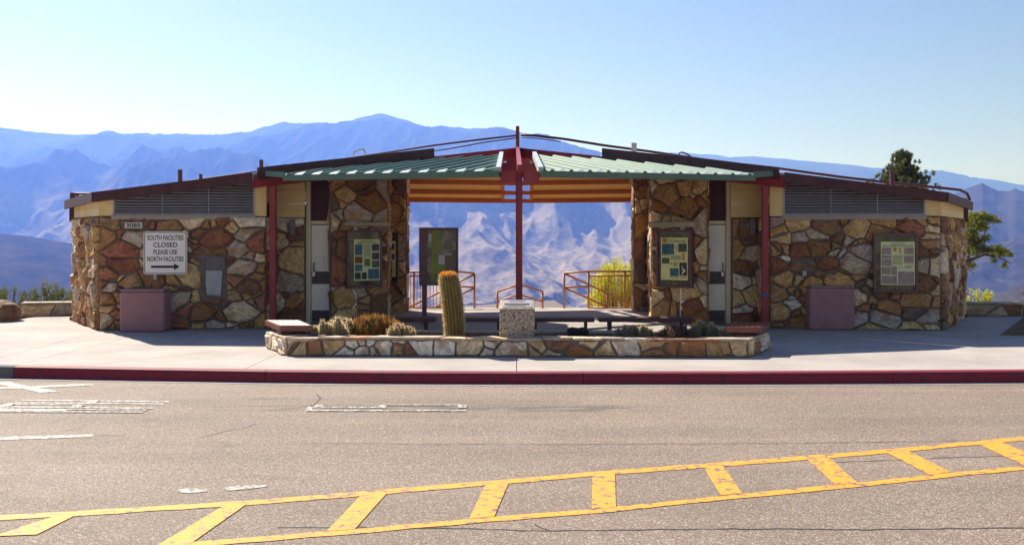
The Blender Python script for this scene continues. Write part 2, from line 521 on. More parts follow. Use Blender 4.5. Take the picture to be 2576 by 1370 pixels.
def terrain_mat(name, dry, brush, scale, amount, zone=None):
    m, nt, b = nodes_of(name)
    N, L = nt.nodes.new, nt.links.new
    geo = N('ShaderNodeNewGeometry')
    n1 = N('ShaderNodeTexNoise'); n1.inputs['Scale'].default_value = scale; n1.inputs['Detail'].default_value = 10
    n1.inputs['Roughness'].default_value = .68
    L(geo.outputs['Position'], n1.inputs['Vector'])
    n2 = N('ShaderNodeTexNoise'); n2.inputs['Scale'].default_value = scale * 14; n2.inputs['Detail'].default_value = 5
    L(geo.outputs['Position'], n2.inputs['Vector'])
    a = N('ShaderNodeMath'); a.operation = 'ADD'; L(n1.outputs['Fac'], a.inputs[0])
    h = N('ShaderNodeMath'); h.operation = 'MULTIPLY'; h.inputs[1].default_value = .55; L(n2.outputs['Fac'], h.inputs[0]); L(h.outputs[0], a.inputs[1])
    mr = N('ShaderNodeMapRange'); mr.inputs[1].default_value = .66; mr.inputs[2].default_value = .90; L(a.outputs[0], mr.inputs[0])
    k = N('ShaderNodeMath'); k.operation = 'MULTIPLY'; k.inputs[1].default_value = amount; L(mr.outputs[0], k.inputs[0])
    fac = k.outputs[0]
    if zone:                                    # brush thickens with altitude; shade of the upper slopes is put into this colour
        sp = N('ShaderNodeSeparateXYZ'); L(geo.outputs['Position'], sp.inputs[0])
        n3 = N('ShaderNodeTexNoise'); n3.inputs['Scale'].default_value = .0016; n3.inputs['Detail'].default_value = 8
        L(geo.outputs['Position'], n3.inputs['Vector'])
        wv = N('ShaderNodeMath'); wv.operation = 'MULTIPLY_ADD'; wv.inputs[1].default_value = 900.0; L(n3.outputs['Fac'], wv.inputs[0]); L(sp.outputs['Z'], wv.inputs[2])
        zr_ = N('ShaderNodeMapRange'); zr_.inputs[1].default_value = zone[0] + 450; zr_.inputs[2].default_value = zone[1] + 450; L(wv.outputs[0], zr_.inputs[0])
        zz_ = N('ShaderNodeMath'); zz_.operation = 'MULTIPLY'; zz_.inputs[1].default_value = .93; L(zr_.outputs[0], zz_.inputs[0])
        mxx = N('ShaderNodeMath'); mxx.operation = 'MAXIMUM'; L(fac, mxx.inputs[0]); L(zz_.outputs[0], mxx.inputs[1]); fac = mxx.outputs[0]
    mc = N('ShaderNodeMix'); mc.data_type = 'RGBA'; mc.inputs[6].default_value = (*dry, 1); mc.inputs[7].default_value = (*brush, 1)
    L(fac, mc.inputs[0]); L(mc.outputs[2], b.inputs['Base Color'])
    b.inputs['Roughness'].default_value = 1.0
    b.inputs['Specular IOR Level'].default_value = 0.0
    MT[name] = m


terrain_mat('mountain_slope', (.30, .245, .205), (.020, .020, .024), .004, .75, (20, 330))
terrain_mat('near_hill', (.065, .055, .05), (.02, .02, .02), .02, .9)  # shade on the left hill is put into this dark colour
terrain_mat('dirt', (.26, .185, .12), (.12, .09, .055), .6, .8)

# ------------------------------------------------------------------ terrain
def perlin(x, y, seed):
    rs = np.random.RandomState(seed)
    perm = rs.permutation(512); perm = np.concatenate([perm, perm])
    ang = rs.rand(1024) * 2 * np.pi
    gx, gy = np.cos(ang), np.sin(ang)
    xi, yi = np.floor(x).astype(int), np.floor(y).astype(int)
    xf, yf = x - xi, y - yi
    u, v = xf ** 3 * (xf * (xf * 6 - 15) + 10), yf ** 3 * (yf * (yf * 6 - 15) + 10)

    def g(ix, iy, dx, dy):
        h = perm[(perm[ix & 511] + iy) & 511]
        return gx[h] * dx + gy[h] * dy
    a, b = g(xi, yi, xf, yf), g(xi + 1, yi, xf - 1, yf)
    c, d = g(xi, yi + 1, xf, yf - 1), g(xi + 1, yi + 1, xf - 1, yf - 1)
    return (a * (1 - u) + b * u) * (1 - v) + (c * (1 - u) + d * u) * v


def ridged(x, y, seed, octv=5, gain=.38):
    s, amp, w, tot = 0, 1.0, 1.0, 0
    for k in range(octv):
        n = 1 - np.abs(perlin(x * 2 ** k + 7.1 * k, y * 2 ** k - 3.3 * k, seed + k)) * 2.0
        n = np.clip(n, 0, 1) ** 1.35
        s = s + n * amp * w
        w = np.clip(n * 1.3, 0.15, 1); tot += amp; amp *= gain
    return s / tot


def grid_mesh(name, X, Y, Z, mat, label=None, kind='structure', cat=None):
    r, c = X.shape
    v = np.stack([X, Y, Z], -1).reshape(-1, 3)
    i = np.arange(r * c).reshape(r, c)
    f = np.stack([i[:-1, :-1], i[:-1, 1:], i[1:, 1:], i[1:, :-1]], -1).reshape(-1, 4)
    me = bpy.data.meshes.new(name)
    me.vertices.add(len(v)); me.vertices.foreach_set('co', v.ravel())
    me.loops.add(f.size); me.loops.foreach_set('vertex_index', f.ravel())
    me.polygons.add(len(f))
    me.polygons.foreach_set('loop_start', np.arange(0, f.size, 4))
    me.polygons.foreach_set('loop_total', np.full(len(f), 4))
    me.polygons.foreach_set('use_smooth', np.ones(len(f), bool))
    me.update(calc_edges=True); me.validate()
    o = finish(name, me, MT[mat])
    tag(o, label, cat, None, kind)
    return o


def ridge_range(name, prof, Dc, Dn, yn, amp, wx, wy, seed, nx, ny, mat, label, x0, x1, p=1.25, jag=6.0, crest_wob=.06, gamma=1.0):
    """a range seen from the rest area: crest skyline at distance ~Dc, spurs running down to Dn"""
    xs = np.linspace(x0, x1, nx)
    yc = np.interp(xs, [q[0] for q in prof], [q[1] for q in prof])
    t = np.concatenate([np.linspace(0, 1, ny) ** gamma, [1.02, 1.06, 1.15, 1.3]])
    dcx = Dc * (1 + crest_wob * perlin(xs / 420.0 + 3.3, xs * 0 + 0.7, seed + 90))
    T, XS = np.meshgrid(t, xs, indexing='ij')
    DC = np.broadcast_to(dcx, T.shape)
    D = Dn + (DC - Dn) * T
    X = (XS - CX) * D / FPX
    zc = CH + (HZ - yc) * dcx / FPX
    zn = CH + (HZ - yn) * Dn / FPX
    tt = np.clip(T, 0, 1)
    Z = zn + (zc[None, :] - zn) * tt ** p
    wxw = X + 260 * perlin(X / 1500.0, D / 1500.0, seed + 50) * (Dc / 6800.0)
    R = ridged(wxw / wx, D / wy, seed)
    env = np.clip(1 - tt, 0, 1) ** .55 * (.15 + .85 * np.clip(tt / .38, 0, 1) ** 1.3)
    Z = Z + amp * (R - .42) * env
    Z = Z + amp * .11 * (ridged(wxw / (wx * .17), D / (wy * .30), seed + 20, 3, .5) - .4) * np.clip(1.02 - tt, 0, 1) ** .4
    fine = perlin(X / (wx * .06), D / (wx * .06), seed + 30)
    Z = Z + fine * amp * .02 * (1 - tt * .5)
    crest = perlin(XS / 9.0, T * 0 + 1.3, seed + 70) * jag * (DC / 6800) + perlin(XS / 2.2, T * 0 + 9.3, seed + 71) * jag * .5 * (DC / 6800)
    Z = Z + crest * (tt > .985)
    drop = np.clip(T - 1, 0, 1)
    Z = Z - drop * Dc * .5
    return grid_mesh(name, X, D, Z, mat, label)


main_prof = [(-2000, 372), (-1500, 330), (-1100, 352), (-800, 318), (-500, 345), (0, 330), (60, 338), (110, 337), (160, 341), (270, 343), (330, 342), (440, 337), (560, 339), (630, 336), (665, 323), (720, 318),
             (800, 308), (840, 312), (890, 303), (915, 293), (960, 287), (1000, 297), (1040, 310), (1075, 318), (1150, 322), (1270, 325), (1300, 331),
             (1370, 347), (1440, 364), (1500, 380), (1600, 408), (1750, 455), (1900, 505), (2050, 560), (2200, 615)]
far_prof = [(900, 400), (1300, 392), (1500, 387), (1560, 389), (1640, 386), (1720, 383), (1760, 388), (1800, 390), (1830, 395), (1880, 393), (1930, 396), (2000, 402),
            (2100, 412), (2200, 423), (2260, 426), (2320, 433), (2365, 427), (2400, 435), (2440, 445), (2520, 455), (2575, 467), (2700, 475), (3100, 470), (3600, 440), (4400, 470)]
right_prof = [(1900, 640), (2100, 590), (2250, 540), (2350, 508), (2400, 492), (2430, 478), (2452, 470), (2470, 462), (2488, 472), (2510, 482), (2535, 483), (2552, 475),
              (2575, 482), (2650, 490), (2750, 470), (3100, 480), (3600, 520), (4200, 500)]
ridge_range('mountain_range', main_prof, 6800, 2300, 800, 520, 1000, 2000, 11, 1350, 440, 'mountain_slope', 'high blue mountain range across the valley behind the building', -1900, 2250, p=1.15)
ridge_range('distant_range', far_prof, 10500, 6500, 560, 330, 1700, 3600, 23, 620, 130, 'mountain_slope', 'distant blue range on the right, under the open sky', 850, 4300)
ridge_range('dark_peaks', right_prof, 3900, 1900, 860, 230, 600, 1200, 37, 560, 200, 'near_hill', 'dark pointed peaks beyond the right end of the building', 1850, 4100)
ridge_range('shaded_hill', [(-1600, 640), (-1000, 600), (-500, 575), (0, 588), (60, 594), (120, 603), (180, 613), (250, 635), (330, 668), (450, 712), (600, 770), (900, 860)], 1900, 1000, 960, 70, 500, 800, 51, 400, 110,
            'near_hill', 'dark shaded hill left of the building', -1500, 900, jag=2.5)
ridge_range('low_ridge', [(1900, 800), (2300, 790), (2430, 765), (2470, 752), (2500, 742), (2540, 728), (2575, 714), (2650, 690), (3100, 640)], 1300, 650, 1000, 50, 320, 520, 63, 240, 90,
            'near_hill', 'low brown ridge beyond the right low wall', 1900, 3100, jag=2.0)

gy_ = np.concatenate([np.linspace(-40, 24, 14), np.linspace(24.8, 60, 30), np.geomspace(65, 3200, 50)])
gx_ = np.linspace(-1, 1, 120)
GX, GY = np.meshgrid(gx_, gy_)
GX = GX * (60 + np.clip(GY, 0, None) * 1.1)
fall = np.clip(GY - 25.2, 0, None)
GZ = -0.24 - 1.2 * (1 - np.exp(-fall / 2.0)) - np.where(fall > 0, 260 * (1 - np.exp(-fall / 900.0)), 0)
GZ = GZ + perlin(GX / 17, GY / 17, 5) * np.clip(fall / 8, 0, 1) * np.clip(fall / 40, .5, 8)
grid_mesh('ground', GX, GY, GZ, 'dirt', 'brown dirt ground falling away behind the rest area')

# ------------------------------------------------------------------ road, kerb, sidewalk
mb = MB()
mb.add([(-70, -25, rz(-25)), (70, -25, rz(-25)), (70, 19, rz(19)), (-70, 19, rz(19))], [(0, 1, 2, 3)])
road = mb.build('road', MT['asphalt'], centre=False); tag(road, 'worn tan asphalt road in front of the red kerb', None, None, 'structure')

KERB = [(-40, 25.0), (-20, 17.0), (-14, 15.2), (-10, 14.35), (-6.8, 13.76), (-5, 13.5), (-3.15, 13.27), (-1.5, 13.15), (0, 13.1), (3, 13.1), (6.57, 13.27), (10, 13.6), (15, 14.4), (25, 16.6), (40, 21)]


def kerb_y(x):
    return float(np.interp(x, [k[0] for k in KERB], [k[1] for k in KERB]))


kerb = empty('kerb', (0, 13.2, 0), 'red painted concrete kerb along the sidewalk', None, None, 'structure')
gut = MB()
kx = [-40, -26, -13, -6.62, -3.17, 0.9, 4.85, 8.2, 12, 22, 40]
for i in range(len(kx) - 1):
    a, b = kx[i] + .003, kx[i + 1] - .003
    n = max(2, int((b - a) / .7))
    xs = [a + (b - a) * j / n for j in range(n + 1)]
    k = MB()
    ring = []
    for x in xs:
        y = kerb_y(x)
        # front foot, front shoulder, rounded nose, top back, back foot
        ring.append([(x, y - .03, rz(y) - .08), (x, y - .005, -.045), (x, y + .012, -.014), (x, y + .04, -.001), (x, y + .15, 0.0), (x, y + .15, -.2)])
    m = len(ring[0])
    for r in ring: k.v += r
    for j in range(n):
        for q in range(m):
            k.f.append((j * m + q, (j + 1) * m + q, (j + 1) * m + (q + 1) % m, j * m + (q + 1) % m))
    k.f.append(tuple(range(m))); k.f.append(tuple(range(n * m, n * m + m))[::-1])
    k.build('kerb_segment', MT['curb_grey' if b < -6.6 else 'curb_red'], kerb)
gxs = np.linspace(-30, 30, 90)
for x in gxs:
    y = kerb_y(x)
    gut.v += [(x, y - .17, rz(y - .17) + .005), (x, y - .02, rz(y - .02) + .006)]
for j in range(len(gxs) - 1):
    gut.f.append((2 * j, 2 * j + 2, 2 * j + 3, 2 * j + 1))
g = gut.build('gutter', MT['gutter_concrete'], centre=False); tag(g, 'thin pale concrete gutter strip below the red kerb', None, None, 'structure')

side = empty('sidewalk', (0, 18, 0), 'pale concrete sidewalk around the building and planter', None, None, 'structure')
poly = [(x, kerb_y(x) + .15) for x in (-13, -10, -8.4, -6.8, -5, -3.15, -1.5, 0, 3, 6.57, 10, 15, 24)] + [(24, 24.6), (10.2, 24.6), (-9.6, 24.6), (-10.25, 21.9), (-10.2, 20.9), (-13, 19.6)]
base = MB(); base.prism(poly, -.2, -.014); base.build('joint_bed', MT['joint_fill'], side)
bm = bmesh.new()
bm.faces.new([bm.verts.new((p[0], p[1], 0)) for p in poly])
cuts = [((41, 917), (267, 862)), ((617, 927), (672, 901)), ((1299, 931), (1299, 903)), ((1936, 905), (1990, 936)), ((2434, 889), (2576, 924)), ((160, 857), (245, 835)), ((609, 876), (674, 869))]
lines = [(G(*a), G(*b)) for a, b in cuts] + [((-20, 20.9), (20, 20.9)), ((-20, 18.0), (20, 17.4))]
for a, b in lines:
    d = Vector((b[0] - a[0], b[1] - a[1]))
    bmesh.ops.bisect_plane(bm, geom=bm.verts[:] + bm.edges[:] + bm.faces[:], plane_co=(a[0], a[1], 0), plane_no=(d.y, -d.x, 0))
for f in list(bm.faces):
    if f.calc_area() < .02: continue
    vs = [v.co.copy() for v in f.verts]
    n = len(vs)
    if sum(vs[i].x * vs[(i + 1) % n].y - vs[(i + 1) % n].x * vs[i].y for i in range(n)) < 0:
        vs = vs[::-1]
    out = []
    for i in range(n):                          # pull every side in by a joint of 5 mm
        p0, p1, p2 = vs[i - 1], vs[i], vs[(i + 1) % n]
        e1, e2 = (p1 - p0).normalized(), (p2 - p1).normalized()
        n1, n2 = Vector((-e1.y, e1.x, 0)), Vector((-e2.y, e2.x, 0))
        bis = n1 + n2
        out.append(p1 + bis * (.005 / max(.3, bis.dot(n1))))
    s = MB(); s.prism([(p.x, p.y) for p in out], -.1, 0.0)
    s.build('slab', MT['concrete'], side)
bm.free()

bed = MB()
bp = [G(2514, 843), G(2600, 845), G(2700, 830), G(2700, 790), G(2640, 789), G(2571, 800)]
bed.prism(bp, -.05, .02)
b_ = bed.build('planting_bed', MT['dirt'], bevel=.02); tag(b_, 'bare brown planting bed at the right edge of the sidewalk', None, None, 'structure')

# ---- road markings
def strip(m, pts, lift=.004):
    """flat sheet on the road surface from photo points"""
    w = [Rd(*p) for p in pts]
    m.add([(p[0], p[1], rz(p[1]) + lift) for p in w], [tuple(range(len(w)))])


def band(m, up, lo, lift=.004, jit=0.0, step=.12, seed=1):
    """sheet between an upper and a lower polyline (same count), with slightly ragged edges"""
    rr = random.Random(seed)
    A = [Rd(*p) for p in up]; B = [Rd(*p) for p in lo]
    rows = []
    for i in range(len(A) - 1):
        n = max(1, int(math.hypot(A[i + 1][0] - A[i][0], A[i + 1][1] - A[i][1]) / step))
        for j in range(n + (i == len(A) - 2)):
            t = j / n
            a = [A[i][k] + (A[i + 1][k] - A[i][k]) * t for k in (0, 1)]
            b = [B[i][k] + (B[i + 1][k] - B[i][k]) * t for k in (0, 1)]
            rows.append(((a[0], a[1] + rr.uniform(-jit, jit)), (b[0], b[1] + rr.uniform(-jit, jit))))
    k = len(m.v)
    for a, b in rows:
        m.v += [(a[0], a[1], rz(a[1]) + lift), (b[0], b[1], rz(b[1]) + lift)]
    for i in range(len(rows) - 1):
        m.f.append((k + 2 * i, k + 2 * i + 1, k + 2 * i + 3, k + 2 * i + 2))


med = empty('median_marking', (0, 7, rz(7)), 'yellow painted ladder hatching slanting across the road', 'road marking')
up = [(-60, 1302), (0, 1296), (185, 1286), (620, 1259), (970, 1231), (1275, 1206), (1545, 1182), (1815, 1163), (2075, 1143), (2275, 1126), (2575, 1098), (2700, 1086)]
m = MB(); band(m, up, [(x, y + 9.5 + (y - 1098) * .012) for x, y in up], .004, .010); m.build('upper_line', MT['yellow_paint'], med)
lo = [(330, 1380), (500, 1362), (830, 1336), (1180, 1305), (1490, 1281), (1865, 1242), (2150, 1215), (2390, 1189), (2575, 1172), (2700, 1160)]
m = MB(); band(m, lo, [(x, y + 10 + (y - 1170) * .01) for x, y in lo], .004, .010, seed=2); m.build('lower_line', MT['yellow_paint'], med)
bars = [((140, 1298), (192, 1295), (92, 1345), (-20, 1350)), ((565, 1271), (622, 1267), (470, 1374), (392, 1374)), ((910, 1243), (975, 1238), (892, 1331), (822, 1336)),
        ((1222, 1216), (1280, 1212), (1243, 1299), (1180, 1304)), ((1490, 1192), (1546, 1188), (1549, 1275), (1488, 1280)), ((1768, 1173), (1815, 1168), (1866, 1241), (1812, 1246)),
        ((2028, 1153), (2080, 1148), (2155, 1214), (2100, 1219)), ((2225, 1136), (2277, 1131), (2392, 1188), (2336, 1194)), ((2455, 1115), (2510, 1109), (2640, 1162), (2575, 1171))]
for i, q in enumerate(bars):
    m = MB(); band(m, [q[0], q[3]], [q[1], q[2]], .0055, .009, seed=5 + i); m.build('hatch_bar', MT['yellow_paint'], med)

# white lettering laid out along the lane, stretched and seen end-on
wl_ = empty('lane_lettering', (*Rd(200, 1025), 0), 'stretched white lettering strokes on the road at the left', 'road marking')


def L3(x, y):      # zoomed photo strip -> photo units
    return (x / 3.68 / 1.501, (1420 + y / 3.68) / 1.501)


for q in ([(-200, 75), (60, 70), (1180, 0), (1180, 0)],):
    pass
strokes = [[(300, 325), (2350, 345), (2350, 360), (290, 340)], [(210, 362), (2270, 378), (2270, 392), (200, 376)], [(160, 385), (1180, 395), (1150, 408), (150, 398)],
           [(20, 420), (2120, 440), (2120, 455), (0, 436)], [(-300, 448), (2060, 465), (2040, 480), (-300, 462)], [(-300, 468), (930, 470), (920, 486), (-300, 485)],
           [(-300, 490), (1990, 497), (1980, 510), (-300, 502)],
           [(1270, 340), (1400, 342), (1330, 372), (1200, 370)], [(1080, 398), (1200, 400), (1120, 432), (990, 430)], [(90, 385), (220, 388), (130, 425), (-20, 430)]]
for i, q in enumerate(strokes):
    m = MB(); strip(m, [L3(*p) for p in q], .004 + .0008 * i); m.build('stroke', MT['white_paint'], wl_)
xm = empty('crossing_lettering', (*Rd(100, 975), 0), 'faded white crossed strokes close to the grey kerb end', 'road marking')
for i, q in enumerate([[(-200, 85), (130, 75), (400, 140), (850, 210), (560, 228), (300, 170)], [(-200, 160), (300, 148), (860, 118), (1230, 106), (1330, 126), (600, 160), (-200, 185)]]):
    m = MB(); strip(m, [L3(*p) for p in q], .004 + .001 * i); m.build('stroke', MT['faded_paint'], xm)


def L4(x, y):
    return ((1100 + x / 3.22) / 1.501, (1490 + y / 3.22) / 1.501)


lm = empty('lane_letter', (*Rd(980, 1026), 0), 'white angular letter outline in front of the planter', 'road marking')
for i, q in enumerate([[(310, 120), (390, 122), (380, 146), (1150, 146), (1150, 160), (250, 156)], [(1065, 122), (1170, 122), (1150, 160), (1060, 150)], [(1170, 120), (2140, 122), (2140, 132), (1170, 131)],
                       [(2025, 126), (2140, 126), (2130, 164), (2020, 160)], [(180, 188), (2130, 190), (2120, 204), (170, 204)], [(200, 150), (260, 156), (255, 196), (180, 194)]]):
    m = MB(); strip(m, [L4(*p) for p in q], .005 + .0008 * i); m.build('stroke', MT['white_paint'], lm)
dl = MB(); strip(dl, [(-40, 1100), (233, 1092.5), (232, 1099), (-40, 1108)]); o = dl.build('lane_dash', MT['white_paint']); tag(o, 'single white lane dash at the left edge of the road', 'road marking')
for q, lb in (([(447, 1231), (470, 1227), (520, 1230), (522, 1236), (480, 1240), (450, 1238)], 'small worn white paint smudge on the road'), ([(562, 1226), (610, 1220), (668, 1218), (672, 1223), (630, 1230), (572, 1234)], 'longer worn white paint smudge nearer the yellow line')):
    m = MB(); strip(m, q); o = m.build('paint_smudge', MT['faded_paint']); tag(o, lb, 'road marking')


def crack(pts, w, seed, nm='crack_sealant', mat='tar'):
    rr = random.Random(seed); W2 = [Rd(*p) for p in pts]; v = []
    for i in range(len(W2) - 1):
        n = max(2, int(math.dist(W2[i], W2[i + 1]) / .09))
        for j in range(n + (i == len(W2) - 2)):
            t = j / n
            v.append((W2[i][0] + (W2[i + 1][0] - W2[i][0]) * t + rr.uniform(-.01, .01), W2[i][1] + (W2[i + 1][1] - W2[i][1]) * t + rr.gauss(0, .007)))
    m = MB()
    for i, p in enumerate(v):
        a, b = v[max(0, i - 1)], v[min(len(v) - 1, i + 1)]
        d = Vector((b[0] - a[0], b[1] - a[1])).normalized(); nn = Vector((-d.y, d.x)) * w * rr.uniform(.35, 1.0)
        m.v += [(p[0] + nn.x, p[1] + nn.y, rz(p[1] + nn.y) + .0025), (p[0] - nn.x, p[1] - nn.y, rz(p[1] - nn.y) + .0025)]
    for i in range(len(v) - 1):
        m.f.append((2 * i, 2 * i + 1, 2 * i + 3, 2 * i + 2))
    o = m.build(nm, MT[mat], road, centre=False)


crack([(760, 1114), (1400, 1117), (1900, 1115), (2300, 1110), (2480, 1106)], .007, 1)
crack([(2100, 1162), (2350, 1152), (2620, 1143)], .008, 2)
crack([(700, 1325), (1100, 1328), (1350, 1334), (1800, 1330), (2300, 1331), (2640, 1325)], .011, 3)
crack([(500, 1103), (560, 1085), (610, 1077), (640, 1066)], .007, 4)
crack([(772, 1025), (790, 1017), (800, 1008), (806, 1000), (795, 992)], .014, 5)
crack([(1340, 1318), (1385, 1333)], .007, 6)
crack([(238, 1095), (270, 1094), (318, 1095)], .02, 7)
crack([(1528, 1190), (1512, 1225), (1520, 1240), (1502, 1262)], .008, 8)
crack([(1235, 1225), (1225, 1245), (1232, 1262), (1214, 1290)], .007, 9)

# ------------------------------------------------------------------ stonework
def clip(poly, nx, ny, d):
    out = []
    for i in range(len(poly)):
        p, q = poly[i - 1], poly[i]
        sp, sq = nx * p[0] + ny * p[1] - d, nx * q[0] + ny * q[1] - d
        if (sp <= 0) != (sq <= 0):
            t = sp / (sp - sq); out.append((p[0] + (q[0] - p[0]) * t, p[1] + (q[1] - p[1]) * t))
        if sq <= 0: out.append(q)
    return out


def area(p):
    return abs(sum(p[i - 1][0] * p[i][1] - p[i][0] * p[i - 1][1] for i in range(len(p)))) / 2


def cells(a0, a1, b0, b1, size, seed, gap=.022, ani=1.35, holes=()):
    rr = random.Random(seed)
    n = max(3, int((a1 - a0) * (b1 - b0) / (size * size * ani)))
    S = []
    tries = 0
    while len(S) < n and tries < n * 60:
        tries += 1
        p = (rr.uniform(a0, a1), rr.uniform(b0, b1)); r = size * rr.choice((.3, .5, .7, .9, 1.2)) * rr.uniform(.85, 1.1)
        if all(math.hypot((p[0] - q[0]) / ani, p[1] - q[1]) > .43 * (r + q[2]) for q in S):
            S.append((p[0], p[1], r))
    S = [s for s in S if not any(h[0] < s[0] < h[1] and h[2] < s[1] < h[3] for h in holes)]
    res = []
    for i, s in enumerate(S):
        poly = [(a0 + gap / 2, b0 + .004), (a1 - gap / 2, b0 + .004), (a1 - gap / 2, b1 - .006), (a0 + gap / 2, b1 - .006)]
        # tilt of this stone's own metric makes long, slanting, angular pieces
        for j, q in enumerate(S):
            if i == j: continue
            dx, dy = (q[0] - s[0]) / ani ** 2, q[1] - s[1]
            L = math.hypot(dx, dy)
            mid = ((q[0] ** 2 - s[0] ** 2) / ani ** 2 + q[1] ** 2 - s[1] ** 2 + (s[2] ** 2 - q[2] ** 2) * .9) / 2
            poly = clip(poly, dx / L, dy / L, mid / L - gap / 2)
            if len(poly) < 3: break
        for h in holes:
            if len(poly) < 3: break
            opts = [clip(poly, 1, 0, h[0] - gap), clip(poly, -1, 0, -h[1] - gap), clip(poly, 0, 1, h[2] - gap), clip(poly, 0, -1, -h[3] - gap)]
            inside = clip(clip(clip(clip(poly, -1, 0, -h[0]), 1, 0, h[1]), 0, -1, -h[2]), 0, 1, h[3])
            if len(inside) >= 3 and area(inside) > 1e-5:
                poly = max(opts, key=lambda p: area(p) if len(p) >= 3 else 0)
        if len(poly) >= 3 and area(poly) > .0035:
            res.append(poly)
    return res


def stone_mesh(F, poly, rr, proud, name, mat, parent):
    n0 = len(poly)
    pts = []
    for i in range(n0):
        p, q, r = poly[i - 1], poly[i], poly[(i + 1) % n0]
        l = math.hypot(r[0] - q[0], r[1] - q[1]); l0 = math.hypot(p[0] - q[0], p[1] - q[1])
        k = min(.016, l * .25, l0 * .25)
        pts.append((q[0] + (p[0] - q[0]) / max(l0, 1e-6) * k, q[1] + (p[1] - q[1]) / max(l0, 1e-6) * k))
        pts.append((q[0] + (r[0] - q[0]) / max(l, 1e-6) * k, q[1] + (r[1] - q[1]) / max(l, 1e-6) * k))
        if l > .10:
            t = rr.uniform(.3, .7); nxx, nyy = (r[1] - q[1]) / l, -(r[0] - q[0]) / l; j = rr.uniform(-.022, .006)
            pts.append((q[0] + (r[0] - q[0]) * t + nxx * j, q[1] + (r[1] - q[1]) * t + nyy * j))
    n = len(pts)
    ca, cb = sum(p[0] for p in pts) / n, sum(p[1] for p in pts) / n
    m = MB()
    tx, ty = rr.uniform(-.15, .15), rr.uniform(-.18, .18)
    pr = proud * rr.uniform(.55, 1.25)
    rg0 = [F.P(a, b, -.012) for a, b in pts]
    rg1 = [F.P(a, b, max(.006, pr * rr.uniform(.35, .7))) for a, b in pts]
    ins = rr.uniform(.72, .86)
    rg2 = [F.P(ca + (a - ca) * ins, cb + (b - cb) * ins, max(.012, pr + tx * (a - ca) + ty * (b - cb) + rr.uniform(-.018, .014))) for a, b in pts]
    cen = F.P(ca + rr.uniform(-.03, .03), cb + rr.uniform(-.02, .02), pr + rr.uniform(-.008, .014))
    m.v = rg0 + rg1 + rg2 + [cen]
    for i in range(n):
        j = (i + 1) % n
        m.f += [(i, j, n + j, n + i), (n + i, n + j, 2 * n + j, 2 * n + i), (2 * n + i, 2 * n + j, 3 * n)]
    return m.build(name, mat, parent)


def stones(F, a0, a1, b0, b1, size, seed, parent, proud=.035, mat='wall_stone', gap=.024, ani=1.35, holes=(), name='stone'):
    rr = random.Random(seed + 999)
    for poly in cells(a0, a1, b0, b1, size, seed, gap, ani, holes):
        stone_mesh(F, poly, rr, proud, name, MT[mat], parent)


# ------------------------------------------------------------------ the two restroom wings
AXX = 0.13
ZT = 2.09


def boards(F, a0, a1, b0, b1, parent, h=.135, ztop=None):
    """horizontal siding boards, top cut along the roof line"""
    b = b0
    while b < b1 - .02:
        t = min(b + h - .004, b1)
        m = MB()
        if ztop is None:
            m.fbox(F, a0, a1, b, t, -.03, .012)
        else:
            za, zb = min(t, ztop(a0)), min(t, ztop(a1))
            if za <= b and zb <= b: break
            if za <= b or zb <= b:
                k = (b - ztop(a0)) / (ztop(a1) - ztop(a0)); am = a0 + (a1 - a0) * k
                pl = [(am, b), (a1, b), (a1, zb)] if za <= b else [(a0, b), (am, b), (a0, za)]
            else:
                pl = [(a0, b), (a1, b), (a1, zb), (a0, za)]
            m.fprism(F, pl, -.03, .012)
        m.build('siding_board', MT['cream'], parent)
        b += h


